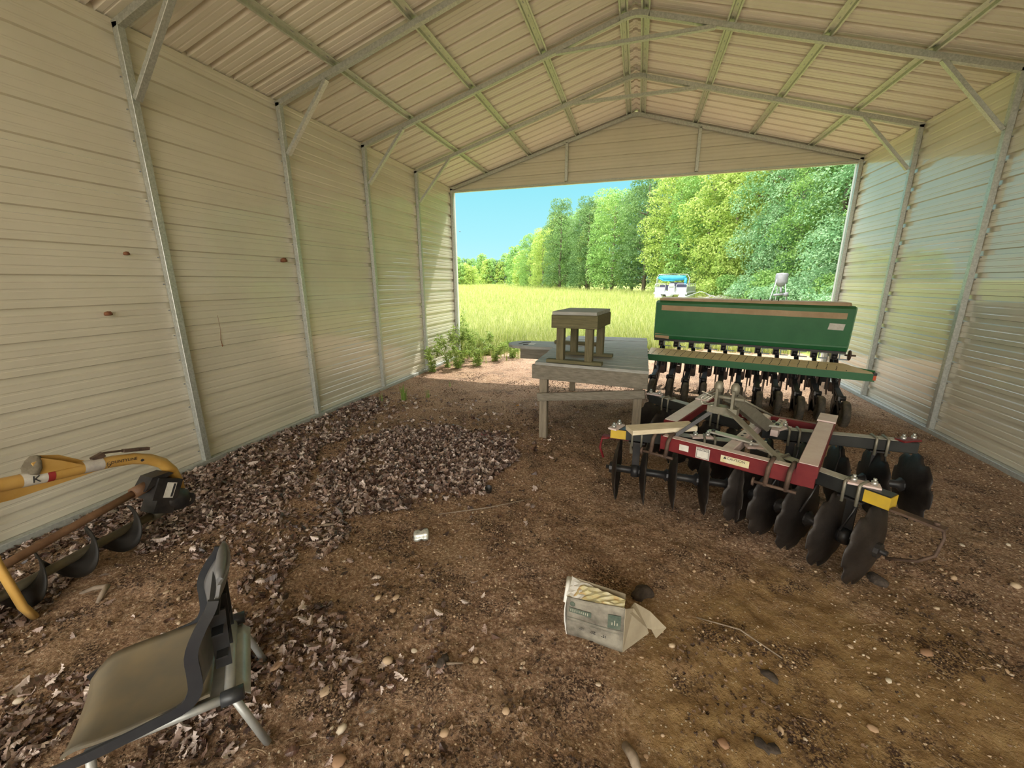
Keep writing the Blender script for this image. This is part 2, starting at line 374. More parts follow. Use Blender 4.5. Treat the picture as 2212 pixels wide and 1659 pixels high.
def gh(x, y):
    x = np.asarray(x, float); y = np.asarray(y, float)
    h = .05*vnoise(x, y, .9, 1)+.026*vnoise(x, y, 3.2, 2)+.018*vnoise(x, y, 9, 3)+.014*vnoise(x, y, 26, 4)+.008*vnoise(x, y, 60, 9)
    rough = .5+.5*np.clip(vnoise(x, y, 2, 12)*3+.5, 0, 1)
    h = h*(.55+.45*rough)
    near = np.clip((7.6-y)/1.5, 0, 1); h = h*(.6+.4*near)
    # keep flat along the base rails
    edge = np.clip(np.minimum(np.abs(x), np.abs(WI-x))/.35, 0, 1)*.8+.2
    h = h*np.where((x < WI+.3), edge, 1)
    for px, py in PITS:
        d = np.hypot(x-px, y-py); h = h-.022*np.exp(-(d/.022)**2)+.006*np.exp(-((d-.04)/.014)**2)
    return h-.004
def gh1(x, y): return float(gh(np.array([x]), np.array([y]))[0])

def dirt_mat():
    M = bpy.data.materials.new('dirt_ground'); M.use_nodes = True; t = M.node_tree; b = t.nodes['Principled BSDF']; L = t.links.new
    b.inputs['Roughness'].default_value = .92; b.inputs['Specular IOR Level'].default_value = .15
    tc = N(t, 'ShaderNodeTexCoord'); co = tc.outputs['Object']
    def noise(s, d=5, r=.6): n = N(t, 'ShaderNodeTexNoise'); n.inputs['Scale'].default_value = s; n.inputs['Detail'].default_value = d; n.inputs['Roughness'].default_value = r; L(co, n.inputs[0]); return n.outputs[0]
    def ramp(src, els):
        r = N(t, 'ShaderNodeValToRGB'); L(src, r.inputs[0]); e = r.color_ramp.elements
        e[0].position, e[0].color = els[0][0], (*els[0][1], 1); e[1].position, e[1].color = els[-1][0], (*els[-1][1], 1)
        for p_, c_ in els[1:-1]: k = e.new(p_); k.color = (*c_, 1)
        return r.outputs[0]
    def mix(f, a, b_, typ='MIX'):
        m = N(t, 'ShaderNodeMix', data_type='RGBA', blend_type=typ)
        if isinstance(f, float): m.inputs[0].default_value = f
        else: L(f, m.inputs[0])
        L(a, m.inputs[6])
        if isinstance(b_, tuple): m.inputs[7].default_value = (*b_, 1)
        else: L(b_, m.inputs[7])
        return m.outputs[2]
    big = noise(.8, 3); base = ramp(big, [(.35, (.32, .185, .12)), (.5, (.40, .25, .155)), (.65, (.44, .29, .15))])
    # ochre clay patch toward the right-hand foreground
    sp = N(t, 'ShaderNodeSeparateXYZ'); L(co, sp.inputs[0])
    med = noise(6, 6, .7); c1 = mix(.55, base, ramp(med, [(.38, (.15, .085, .05)), (.5, (.37, .235, .15)), (.62, (.60, .44, .31))]))
    fine = noise(55, 4, .7); c2 = mix(.55, c1, ramp(fine, [(.38, (.04, .022, .015)), (.47, (.30, .185, .12)), (.56, (.46, .31, .20)), (.66, (.86, .72, .57))]))
    # smoother ochre clay in the right foreground
    dv = N(t, 'ShaderNodeVectorMath', operation='DISTANCE'); dv.inputs[1].default_value = (5.0, 1.5, 0); L(co, dv.inputs[0])
    dn = N(t, 'ShaderNodeMath', operation='MULTIPLY_ADD'); dn.inputs[1].default_value = 1.6; L(noise(2.2, 5, .65), dn.inputs[0]); L(dv.outputs['Value'], dn.inputs[2])
    cm = ramp(dn.outputs[0], [(0, (1, 1, 1)), (1, (0, 0, 0))]); cr_ = N(t, 'ShaderNodeMapRange', interpolation_type='SMOOTHSTEP'); cr_.inputs[1].default_value = 2.2; cr_.inputs[2].default_value = 1.4; cr_.inputs[3].default_value = 0; cr_.inputs[4].default_value = .75; L(dn.outputs[0], cr_.inputs[0])
    c2 = mix(cr_.outputs[0], c2, ramp(noise(9, 6, .7), [(.35, (.20, .12, .045)), (.5, (.34, .215, .085)), (.65, (.44, .30, .13))]))
    # dark humus crumbs in patches
    pm = ramp(noise(3.0, 5, .75), [(.50, (0, 0, 0)), (.60, (1, 1, 1))]); gm = ramp(noise(90, 3, .6), [(.44, (0, 0, 0)), (.54, (1, 1, 1))])
    mm = N(t, 'ShaderNodeMath', operation='MULTIPLY'); L(pm, mm.inputs[0]); L(gm, mm.inputs[1]); c3 = mix(mm.outputs[0], c2, (.075, .045, .032))
    # small grit: light pebbles
    vo = N(t, 'ShaderNodeTexVoronoi'); vo.inputs['Scale'].default_value = 62; L(co, vo.inputs[0])
    ve = ramp(vo.outputs['Distance'], [(.20, (1, 1, 1)), (.30, (0, 0, 0))])
    vc = N(t, 'ShaderNodeSeparateColor'); L(vo.outputs['Color'], vc.inputs[0]); sel = ramp(vc.outputs[0], [(.55, (0, 0, 0)), (.6, (1, 1, 1))])
    gr = N(t, 'ShaderNodeMath', operation='MULTIPLY'); L(ve, gr.inputs[0]); L(sel, gr.inputs[1])
    pc = ramp(vc.outputs[1], [(.0, (.40, .24, .14)), (.5, (.58, .43, .28)), (1, (.74, .64, .50))]); c4 = mix(gr.outputs[0], c3, pc)
    # grass root zone outside: y beyond the drip line
    yy = N(t, 'ShaderNodeMath', operation='MULTIPLY_ADD'); yy.inputs[1].default_value = 3.0; L(noise(.9, 4), yy.inputs[0]); L(sp.outputs[1], yy.inputs[2])
    xo = N(t, 'ShaderNodeMath', operation='MULTIPLY_ADD'); xo.inputs[1].default_value = -.55; L(sp.outputs[0], xo.inputs[0]); L(yy.outputs[0], xo.inputs[2])
    gz = ramp(xo.outputs[0], [(0, (0, 0, 0)), (1, (1, 1, 1))]); 
    mr = N(t, 'ShaderNodeMapRange'); mr.inputs[1].default_value = 10.6; mr.inputs[2].default_value = 11.2; L(xo.outputs[0], mr.inputs[0])
    gcol = ramp(noise(4, 5, .7), [(.35, (.16, .20, .035)), (.6, (.34, .40, .07))]); c5 = mix(mr.outputs[0], c4, gcol)
    L(c5, b.inputs['Base Color'])
    hs = N(t, 'ShaderNodeMath', operation='MULTIPLY_ADD'); hs.inputs[1].default_value = .7; L(gr.outputs[0], hs.inputs[0]); L(noise(38, 6, .7), hs.inputs[2])
    bp = N(t, 'ShaderNodeBump'); bp.inputs['Strength'].default_value = 1; bp.inputs['Distance'].default_value = .02; L(hs.outputs[0], bp.inputs['Height']); L(bp.outputs[0], b.inputs['Normal'])
    return M
M_dirt = dirt_mat()
xs = np.linspace(-.75, 8.1, 500); ys = .0+np.cumsum(np.concatenate([[0], np.linspace(.012, .05, 420)])); ys = ys/ys[-1]*(14.2)-.2
ys = np.concatenate([np.linspace(-5.4, -.22, 60), ys]); XX, YY = np.meshgrid(xs, ys, indexing='ij'); ZZ = gh(XX, YY)
rim = np.minimum(np.minimum(XX-xs[0], xs[-1]-XX), np.minimum(YY-ys[0], ys[-1]-YY)); ZZ = ZZ-.06*np.clip(1-rim/.25, 0, 1)
def fastgrid(name, XX, YY, ZZ, m):
    nx, ny = XX.shape; co = np.stack([XX, YY, ZZ], -1).reshape(-1, 3); i = np.arange(nx*ny).reshape(nx, ny)
    q = np.stack([i[:-1, :-1], i[1:, :-1], i[1:, 1:], i[:-1, 1:]], -1).reshape(-1, 4)
    return fastmesh(name, co, q, m, True)
def fastmesh(name, co, q, m, smooth=False, parent=None):
    me = bpy.data.meshes.new(name); me.vertices.add(len(co)); me.vertices.foreach_set('co', np.ascontiguousarray(co, dtype=np.float32).ravel())
    k = q.shape[1]; me.loops.add(q.size); me.loops.foreach_set('vertex_index', q.astype(np.int32).ravel()); me.polygons.add(len(q))
    me.polygons.foreach_set('loop_start', np.arange(0, q.size, k, dtype=np.int32)); me.polygons.foreach_set('loop_total', np.full(len(q), k, dtype=np.int32))
    me.update(calc_edges=True); me.polygons.foreach_set('use_smooth', np.full(len(q), smooth)); me.materials.append(m)
    o = bpy.data.objects.new(name, me); COL.objects.link(o); o.parent = parent; return o
struct(fastgrid('floor', XX, YY, ZZ, M_dirt))
M_field = mat('field_soil', (.20, .24, .05), .95, ramp=[(.35, (.17, .22, .06)), (.5, (.27, .32, .09)), (.65, (.37, .40, .14))], scale=1.5, detail=8, spec=.05, bump=.6, bscale=6)
mb = MB(); mb.add([(-700, -300, -.075), (700, -300, -.075), (700, 900, -.075), (-700, 900, -.075)], [(0, 1, 2, 3)])
field = struct(mb.build('field_ground', M_field, fixn=False))
M_yard = mat('yard_gravel', (.42, .33, .24), .9, vary=(.50, .42, .30), scale=2)
mb = MB(); mb.add([(-12, -30, -.06), (20, -30, -.06), (20, -5.0, -.06), (-12, -5.0, -.06)], [(0, 1, 2, 3)]); struct(mb.build('yard_ground', M_yard, fixn=False))

# ------------------------------------------------------------------ scattering
def rotm(n, tilt, rng):
    """random yaw, limited tilt rotations (n,3,3)"""
    a = rng.random(n)*2*PI; b = (rng.random(n)-.5)*2*tilt; c = (rng.random(n)-.5)*2*tilt
    ca, sa, cb, sb, cc, sc = np.cos(a), np.sin(a), np.cos(b), np.sin(b), np.cos(c), np.sin(c); o = np.ones(n); z = np.zeros(n)
    Z = np.stack([ca, -sa, z, sa, ca, z, z, z, o], -1).reshape(n, 3, 3); X = np.stack([o, z, z, z, cb, -sb, z, sb, cb], -1).reshape(n, 3, 3); Y = np.stack([cc, z, sc, z, o, z, -sc, z, cc], -1).reshape(n, 3, 3)
    return Z @ X @ Y
def scatter(name, var, pos, scale, tilt, m, rng, smooth=False):
    """var: list of (verts (k,3), quads (f,4)) ; joined into one mesh"""
    n = len(pos); R = rotm(n, tilt, rng); vi = rng.integers(0, len(var), n); cos = []; qs = []; b = 0
    for v in range(len(var)):
        I = np.where(vi == v)[0]
        if not len(I): continue
        V, Q = var[v]; W = np.einsum('nij,kj->nki', R[I], V)*scale[I][:, None, None]+pos[I][:, None, :]
        cos.append(W.reshape(-1, 3)); k = len(V); off = b+np.arange(len(I))*k; qs.append((Q[None]+off[:, None, None]).reshape(-1, Q.shape[1])); b += k*len(I)
    return fastmesh(name, np.concatenate(cos), np.concatenate(qs), m, smooth)
def leaf_var(seed, lobes=True, fine=True):
    r = np.random.default_rng(seed)
    wd = [.02, .12, .10, .24, .15, .32, .20, .29, .17, .18, .03] if fine else [.03, .3, .16, .4, .3, .04]
    n = len(wd); V = []; bend = r.uniform(-1.6, 1.6); cup = r.uniform(.3, 1.5)*r.choice([-1, 1]); tw = r.uniform(-.9, .9)
    for i, wv in enumerate(wd):
        s_ = i/(n-1)-.5; x = s_*1.0; z = bend*(s_**2-.08)*.8
        for side in (-1, 0, 1):
            y = side*wv*(1+r.uniform(-.2, .2)); zz = z+cup*abs(y)*.9*(1 if side else 0)*.8+tw*s_*y
            V.append((x+(-.05 if side and i % 2 else .03)*abs(side), y, zz+r.uniform(-.02, .02)))
    Q = []
    for i in range(n-1):
        for j in (0, 1): a = i*3+j; Q.append((a, a+3, a+4, a+1))
    V = np.array(V); V[:, 2] -= V[:, 2].min(); return V, np.array(Q)
def stone_var(seed, n1=7, n2=5):
    r = np.random.default_rng(seed); V = [(0, 0, -.5)]; sx, sy, sz = r.uniform(.75, 1.3), r.uniform(.6, 1), r.uniform(.4, .75)
    rr = r.uniform(.82, 1.15, (n2, n1))
    for i in range(n2):
        th = -PI/2+PI*(i+1)/(n2+1)
        for j in range(n1):
            a = 2*PI*j/n1; q = rr[i, j]; V.append((math.cos(a)*math.cos(th)*q*.5, math.sin(a)*math.cos(th)*q*.5, math.sin(th)*q*.5))
    V.append((0, 0, .5)); V = np.array(V)*np.array([sx, sy, sz]); Q = []
    for j in range(n1): k = (j+1) % n1; Q.append((0, 1+k, 1+j, 1+j))
    for i in range(n2-1):
        for j in range(n1): k = (j+1) % n1; a = 1+i*n1; Q.append((a+j, a+k, a+n1+k, a+n1+j))
    a = 1+(n2-1)*n1
    for j in range(n1): k = (j+1) % n1; Q.append((a+j, a+k, len(V)-1, len(V)-1))
    return V, np.array(Q)
def var_obj(name, V, Q, m, smooth):
    me = bpy.data.meshes.new(name); me.from_pydata([tuple(v) for v in V], [], [tuple(dict.fromkeys(int(i) for i in q)) for q in Q]); me.materials.append(m)
    me.polygons.foreach_set('use_smooth', [smooth]*len(me.polygons)); me.update(); return me
def tri_fix(var):   # stones: make degenerate quads safe by using triangles
    V, Q = var; T = []
    for q in Q:
        if q[2] == q[3]: T.append((q[0], q[1], q[2]))
        else: T.append((q[0], q[1], q[2])); T.append((q[0], q[2], q[3]))
    return V, np.array(T)

M_leaf = island('dry_leaf', [(.03, .014, .010), (.09, .045, .032), (.20, .12, .09), (.42, .31, .26), (.07, .035, .025), (.72, .60, .54), (.13, .07, .05)], .45, trans=None, spec=.6)
M_stone = island('pebble', [(.30, .17, .10), (.48, .34, .22), (.60, .47, .33), (.42, .30, .20), (.70, .62, .50)], .75)
M_straw = island('straw', [(.10, .06, .04), (.30, .20, .13), (.45, .34, .22), (.16, .10, .07)], .7)
M_humus = island('humus_crumb', [(.03, .018, .012), (.08, .05, .034), (.16, .10, .065), (.36, .25, .17)], .8)
LV = [leaf_var(i) for i in range(10)]; LVc = [leaf_var(40+i, fine=False) for i in range(8)]
SV = [stone_var(60+i) for i in range(8)]; SVt = [tri_fix(stone_var(80+i, 6, 3)) for i in range(8)]
rng = np.random.default_rng(21)
# leaf litter, one object for what nobody could count
n = 115000; x = rng.uniform(-.03, 3.4, n); y = .3+5.3*rng.random(n)**1.0
d = leafdens(x, y); keep = rng.random(n) < d*.55; x, y, d = x[keep], y[keep], d[keep]
keep = (np.hypot(x-.84, (y-1.4)) > .0); z = gh(x, y)+rng.random(len(x))*.020*d
sc = rng.uniform(.022, .062, len(x)); far = y > 2.6
tag(scatter('leaf_litter', LVc, np.stack([x, y, z], -1)[far], sc[far]*1.1, .7, M_leaf, rng), 'carpet of small dry brown leaves over the dirt along the left wall', 'leaf litter', kind='stuff')
tag(scatter('leaf_mulch', LV, np.stack([x, y, z], -1)[~far], sc[~far], .75, M_leaf, rng), 'brown leaf mulch around and behind the broken black chair', 'leaf litter', kind='stuff')
# the leaves that show largest, one by one
lmesh = [var_obj('oak_leaf', V, Q, M_leaf, False) for V, Q in LV]
cand = 0
while cand < 300:
    px = random.uniform(-.02, 3.3); py = .45+random.random()**1.3*3.2
    dd = float(leafdens(np.array([px]), np.array([py]))[0])
    if random.random() > dd*1.1 or dd < .1 or (1.9 < px < 2.75 and .3 < py < .92): continue
    o = bpy.data.objects.new('oak_leaf', lmesh[cand % 10]); COL.objects.link(o); s_ = random.uniform(.05, .095); o.scale = (s_, s_, s_)
    o.location = (px, py, gh1(px, py)+.012+random.random()*.012); o.rotation_euler = (random.uniform(-.5, .5), random.uniform(-.5, .5), random.uniform(0, 6.28))
    if px < 1.3 and py > 2.0: lb = 'curled dry oak leaf in the drift against the left wall'; gp = 'oak leaves drifted against the left wall'
    elif py > 2.1: lb = 'curled dry oak leaf in the round drift on the open floor'; gp = 'oak leaves on the open floor'
    elif px < 1.3: lb = 'dry oak leaf lying beside the auger of the yellow digger'; gp = 'oak leaves beside the digger'
    else: lb = 'dry oak leaf lying around the broken black chair'; gp = 'oak leaves around the chair'
    tag(o, lb, 'leaf', gp); cand += 1
# pebbles
n = 26000; x = rng.uniform(-.03, 7.4, n); y = .3+8.5*rng.random(n)**1.5; q = vnoise(x, y, 2.2, 30)+.5*vnoise(x, y, 7, 31)+.5; keep = rng.random(n) < np.clip(q*1.5-.15, .06, 1)
x, y = x[keep], y[keep]; sc = .006+.014*rng.random(len(x))**3; z = gh(x, y)+sc*.08
tag(scatter('pebble_grit', SVt, np.stack([x, y, z], -1), sc, .6, M_stone, rng, True), 'fine pale grit and small pebbles strewn over the dirt floor', 'grit', kind='stuff')
smesh = [var_obj('pebble', V, Q, M_stone, True) for V, Q in SV]
BIG = [(2.78, 1.67, .055, 'largest cream stone in the middle foreground, left of the cardboard box'), (2.81, 1.59, .04, 'cream stone just below the largest one in the middle foreground'), (2.96, 1.31, .05, 'pale angular stone among the straw, right of the chair'), (3.02, .90, .055, 'flat grey stone at the bottom edge, right of the chair leg'), (2.48, 1.14, .06, 'rounded tan stone just right of the chair back'),
 (2.32, 1.45, .045, 'pale stone beyond the chair back on bare dirt'), (2.78, 1.11, .055, 'long flat tan stone in the straw right of the chair'), (2.95, 1.0, .05, 'pale pointed stone near the bottom, among dead straw'), (3.29, 1.46, .035, 'amber stone near the dark dirt clod'), (4.26, 1.79, .035, 'pale stone close below the torn flap of the box'),
 (3.36, 1.10, .04, 'upright oval stone in the bottom middle of the floor'), (4.42, 1.38, .045, 'white oval pebble at the bottom, right of the box'), (5.43, 2.09, .055, 'flat cream stone in front of the harrow on the right'), (6.23, 2.8, .06, 'pale flat stone at the right edge, in front of the right wall'), (5.01, 1.62, .035, 'cream chip of stone on the ochre clay at lower right'),
 (5.93, 2.78, .05, 'buff stone behind the nearest harrow disc'), (3.1, 2.89, .035, 'small cream stone in front of the round leaf drift'), (1.31, 2.22, .045, 'cream stone resting on the leaves by the left wall'), (3.57, 1.25, .035, 'grey stone at the bottom middle of the floor')]
for i, (px, py, s_, lb) in enumerate(BIG):
    o = bpy.data.objects.new('stone', smesh[i % 8]); COL.objects.link(o); o.scale = (s_, s_, s_*.9); o.location = (px, py, gh1(px, py)+s_*.18); o.rotation_euler = (random.uniform(-.3, .3), 0, random.uniform(0, 6.28)); tag(o, lb, 'stone')
cand = 0
while cand < 280:
    px = random.uniform(1.2, 6.6); py = .45+random.random()**1.6*4.6; 
    if px < 3.1 and py < 1.7: pass
    elif random.random() < .45: continue
    if 1.9 < px < 2.75 and .3 < py < .92: continue
    s_ = .018+.022*random.random()**2; s_ *= 1.25 if (px < 3.1 and py < 1.7) else 1
    o = bpy.data.objects.new('pebble', smesh[cand % 8]); COL.objects.link(o); o.scale = (s_, s_, s_*.85); o.location = (px, py, gh1(px, py)+s_*.12); o.rotation_euler = (random.uniform(-.4, .4), random.uniform(-.4, .4), random.uniform(0, 6.28))
    if px < 3.2 and py < 1.8: lb, gp = 'pale pebble in the dirt and straw near the chair', 'pebbles near the chair'
    elif px < 3.2: lb, gp = 'small pebble on the dirt around the leaf drifts', 'pebbles around the leaf drifts'
    elif py < 2.3: lb, gp = 'small pebble in the clay of the right foreground, near the box', 'pebbles of the right foreground'
    else: lb, gp = 'small pebble on the dirt around the disc harrow and bench', 'pebbles around the harrow'
    tag(o, lb, 'pebble', gp); cand += 1
# straw, twigs and crumbs of humus
def stick_var(seed):
    r = np.random.default_rng(seed); P = []; k = 5; b1, b2 = r.uniform(-.25, .25), r.uniform(0, .18)
    V = []; 
    for i in range(k):
        s_ = i/(k-1)-.5; c = np.array([s_, b1*(s_*s_)*1.5, b2*(.25-s_*s_)*1.5])
        for a in range(3): V.append(c+.012*np.array([0, math.cos(2.1*a), math.sin(2.1*a)]))
    Q = [(i*3+j, i*3+(j+1) % 3, (i+1)*3+(j+1) % 3, (i+1)*3+j) for i in range(k-1) for j in range(3)]; return np.array(V), np.array(Q)
TV = [stick_var(i) for i in range(6)]
n = 24000; x = rng.uniform(0, 7.2, n); y = .35+6.3*rng.random(n)**1.6; q = np.clip(vnoise(x, y, 1.7, 44)*2.2+.35, .03, 1)*np.where((x < 3.4) & (y < 2.2), 1, .42); q = np.maximum(q, .8*inpoly(x, y, POLY['F'])); q = np.maximum(q, .5*(leafdens(x, y) > .2)); keep = rng.random(n) < q
x, y = x[keep], y[keep]; tag(scatter('straw_litter', TV, np.stack([x, y, gh(x, y)+.003], -1), .02+.07*rng.random(len(x))**2, .16, M_straw, rng), 'dead straw and fine twigs strewn across the floor', 'straw', kind='stuff')
n = 60000; x = rng.uniform(0, 7.3, n); y = .35+7*rng.random(n)**1.6; q = np.clip(vnoise(x, y, 2.4, 54)*3+.25, 0, 1)*np.where(x > 4.0, .5, 1); q = np.maximum(q, .8*((leafdens(x, y) > .1))); keep = rng.random(n) < q
x, y = x[keep], y[keep]; tag(scatter('humus_crumbs', LVc, np.stack([x, y, gh(x, y)+.001], -1), .008+.018*rng.random(len(x)), .9, M_humus, rng), 'dark crumbled humus in patches on the dirt floor', 'humus', kind='stuff')
# ================================================================== things in the shed
M_wood = mat('weathered_wood', (.15, .13, .10), .8, vary=(.26, .235, .185), scale=5, detail=8, stretch=(1, 14, 14), bump=.3, bscale=30)
M_woodY = mat('weathered_wood_legs', (.18, .15, .11), .8, vary=(.31, .26, .19), scale=5, detail=8, stretch=(12, 12, 1), bump=.3, bscale=30)
M_deck = mat('weathered_deck_boards', (.26, .26, .24), .6, vary=(.42, .42, .39), scale=4, detail=8, stretch=(1, 10, 10), bump=.25, bscale=30, spec=.6)
M_treat = mat('green_treated_wood', (.10, .092, .045), .8, vary=(.17, .15, .075), scale=6, detail=7, stretch=(1, 10, 10), bump=.25)
M_treatv = mat('green_treated_posts', (.10, .088, .045), .8, vary=(.18, .155, .085), scale=6, detail=7, stretch=(10, 10, 1), bump=.25)
M_black = mat('black_steel', (.018, .018, .02), .45, .3, vary=(.045, .04, .038), scale=12, spec=.5)
M_rust = mat('rusty_steel', (.07, .045, .035), .7, .3, vary=(.17, .11, .08), scale=14, detail=7, bump=.3)
M_disc = mat('earth_stained_disc', (.012, .009, .008), .5, .3, vary=(.042, .034, .029), scale=6, detail=7, bump=.15)
M_red = mat('red_paint', (.13, .007, .012), .42, vary=(.19, .02, .022), scale=7, detail=7, spec=.5)
M_redw = mat('faded_red_and_sheen', (.66, .50, .47), .4, vary=(.78, .66, .62), scale=9, detail=8)  # faded red, lightened so the bar-top strips carry the opening's reflection
M_yel = mat('yellow_paint', (.62, .42, .03), .5, vary=(.5, .34, .04), scale=8)
M_gold = mat('yellow_boom_paint', (.52, .30, .07), .38, vary=(.60, .37, .12), scale=6, detail=6, spec=.5)
M_green = mat('green_paint', (.016, .13, .045), .4, vary=(.03, .17, .06), scale=3, detail=8, spec=.5)
M_tan = mat('tan_strip', (.40, .27, .15), .6, vary=(.50, .36, .22), scale=5)
M_tread = mat('tread_plate', (.62, .50, .28), .55, vary=(.70, .60, .38), scale=9)
M_zinc = mat('zinc_bolt', (.55, .55, .52), .35, .7)
M_white = mat('white_label', (.75, .73, .68), .6, vary=(.55, .52, .46), scale=12)
M_ink = mat('dark_ink', (.03, .03, .035), .7)
M_redink = mat('red_band', (.35, .03, .03), .6)
M_plw = mat('pale_plank', (.62, .52, .36), .7, vary=(.80, .72, .55), scale=5, detail=7, stretch=(2, 9, 9))
M_orange = mat('orange_reflector', (.60, .10, .03), .5)
M_strap = mat('olive_steel', (.20, .19, .15), .5, .4, vary=(.30, .28, .22), scale=12)
def text_obj(txt, size, parent, loc, rot, m, name='lettering', ext=.0004):
    cu = bpy.data.curves.new(name, 'FONT'); cu.body = txt; cu.size = size; cu.extrude = ext; cu.align_x = 'CENTER'; cu.align_y = 'CENTER'; cu.resolution_u = 2
    t = bpy.data.objects.new('tmp_text', cu); COL.objects.link(t); dg = C.evaluated_depsgraph_get(); me = bpy.data.meshes.new_from_object(t.evaluated_get(dg)); me.name = name
    bpy.data.objects.remove(t); me.materials.clear(); me.materials.append(m); o = bpy.data.objects.new(name, me); COL.objects.link(o); o.parent = parent; o.location = loc; o.rotation_euler = rot; return o

# ---------------- shooting bench (large plank table with a rounded side arm)
bench = thing('plank_table', 'large weathered plank table with a rounded side arm, standing left of the green drill', 'table', (3.5, 5.3, 0))
def B(x, y, z=0): return Vector((x-3.5, y-5.3, z))
NL, NR, FR, FL = (2.95, 4.28), (4.14, 4.10), (4.17, 6.62), (2.95, 6.62)
mb = MB(); nb = 17
for i in range(nb):
    t0, t1 = i/nb+.003, (i+1)/nb-.003
    l0 = [NL[k]+(FL[k]-NL[k])*t0 for k in (0, 1)]; l1 = [NL[k]+(FL[k]-NL[k])*t1 for k in (0, 1)]; r0 = [NR[k]+(FR[k]-NR[k])*t0 for k in (0, 1)]; r1 = [NR[k]+(FR[k]-NR[k])*t1 for k in (0, 1)]
    o_ = random.uniform(-.006, .006); zt = .895+random.uniform(-.002, .002)
    mb.hexa([B(l0[0]+o_, l0[1], .862), B(r0[0]+o_, r0[1], .862), B(r1[0]+o_, r1[1], .862), B(l1[0]+o_, l1[1], .862), B(l0[0]+o_, l0[1], zt), B(r0[0]+o_, r0[1], zt), B(r1[0]+o_, r1[1], zt), B(l1[0]+o_, l1[1], zt)])
mb.build('tabletop', M_deck, bench)
def plank(nm, a, b, th, h, m, parent, up=(0, 0, 1), bev=.004): mb = MB(); mb.bar(a, b, th, h, up=up, bev=bev); return mb.build(nm, m, parent)
plank('apron_board', B(NL[0]-.03, NL[1]+.02, .785), B(NR[0], NR[1]+.02, .785), .04, .155, M_wood, bench)
plank('apron_board', B(NL[0]+.0, NL[1]+.04, .785), B(FL[0]+.0, FL[1]-.0, .785), .04, .155, M_wood, bench)
plank('apron_board', B(NR[0]-.02, NR[1]+.04, .785), B(FR[0]-.02, FR[1]-.0, .785), .04, .155, M_wood, bench)
plank('apron_board', B(FL[0]+.02, FL[1]-.02, .785), B(FR[0]-.04, FR[1]-.02, .785), .04, .155, M_wood, bench)
for (x, y, ln) in ((3.045, 4.335, .86), (4.055, 4.20, .86), (3.05, 6.52, .86), (4.08, 6.52, .86), (4.07, 5.35, .86)):
    mb = MB(); z0 = gh1(x, y)-.01; mb.bar(B(x, y, z0), B(x, y, ln), .088, .088, up=(0, 1, 0), bev=.005); mb.build('leg', M_woodY, bench)
plank('cross_brace', B(2.99, 4.26, .50), B(4.12, 4.115, .655), .036, .088, M_wood, bench)
# arm
mb = MB(); out = [(2.97, 5.34), (2.62, 5.33), (2.50, 5.345)]
for k in range(13):
    a = -PI/2-PI*k/12; out.append((2.46+.20*math.cos(a)*1.05, 5.60+.255*math.sin(a)))
out += [(2.50, 5.86), (2.97, 5.88)]
mb.prism([B(x, y, .858) for x, y in out], (0, 0, 0), (0, 0, .037)); mb.build('side_arm', M_deck, bench)
plank('arm_board', B(2.475, 5.40, .785), B(2.97, 5.40, .785), .038, .145, M_wood, bench); plank('arm_board', B(2.475, 5.80, .785), B(2.97, 5.80, .785), .038, .145, M_wood, bench)
plank('arm_board', B(2.49, 5.42, .785), B(2.49, 5.78, .785), .038, .145, M_wood, bench)
mb = MB(); mb.box(B(2.60, 5.56, .8965), (.085, .15, .002)); o = mb.build('paper_label', M_white, bench); tag(o, 'small white paper label on the arm')
mb = MB(); mb.tube([B(2.42, 5.5, .897), B(2.46, 5.66, .897), B(2.54, 5.72, .897)], .006, 5); mb.tube([B(2.50, 5.45, .897), B(2.56, 5.5, .897)], .008, 5); mb.build('burn_mark', M_ink, bench)
# board lying on the table at the back
mb = MB(); mb.bar((0, 0, .019), (.62, 0, .019), .09, .036, bev=.003); o = mb.build('loose_board', M_treat, loc=(2.90, 5.72, .899), rot=(0, 0, math.radians(-7))); tag(o, 'short loose board lying flat on the plank table behind the small stool', 'board')
# ---------------- small stool on the table
st = thing('wooden_stool', 'small green-tinged wooden stool standing on the plank table on two runners', 'stool', (3.42, 4.53, .899), (0, 0, math.radians(-8)))
for y in (-.27, .27):
    plank('runner', (-.30, y, .020), (.30, y, .020), .085, .036, M_treat, st)
for x in (-.155, .155):
    for y in (-.255, .255): mb = MB(); mb.bar((x, y, .037), (x, y, .50), .078, .078, up=(0, 1, 0), bev=.004); mb.build('leg', M_treatv, st)
for y in (-.30, .30): plank('apron_board', (-.245, y, .445), (.245, y, .445), .036, .135, M_treat, st)
for x in (-.227, .227): plank('apron_board', (x, -.28, .445), (x, .28, .445), .036, .135, M_treat, st)
mb = MB()
for i in range(5): y = -.262+i*.131; mb.bar((-.235, y, .532), (.235, y, .532), .122, .036, bev=.004)
mb.build('seat', M_deck, st)

# ---------------- seed drill
dr = thing('seed_drill', 'long green seed drill with a tan-striped hopper and a row of disc openers', 'seed drill', (5.5, 6.75, 0), (0, math.radians(.9), math.radians(-12)))
HW = 1.245
prof = [(.03, .80), (-.015, .90), (-.055, 1.40), (.0, 1.435), (.46, 1.43), (.50, 1.40), (.46, .92), (.30, .80)]
mb = MB(); mb.prism([(-HW, y, z) for y, z in prof], (0, 0, 0), (2*HW, 0, 0)); mb.bar((-HW-.004, -.02, .895), (HW+.004, -.02, .895), .02, .02); hop = mb.build('hopper', M_green, dr)
mb = MB(); mb.prism([(-HW+.04, y, z) for y, z in ((-.015, 1.437), (.06, 1.475), (.44, 1.475), (.49, 1.44))], (0, 0, 0), (2*HW-.08, 0, 0)); mb.bar((-HW+.03, -.01, 1.452), (HW-.07, -.01, 1.452), .012, .035); mb.build('lid', M_tan, dr)
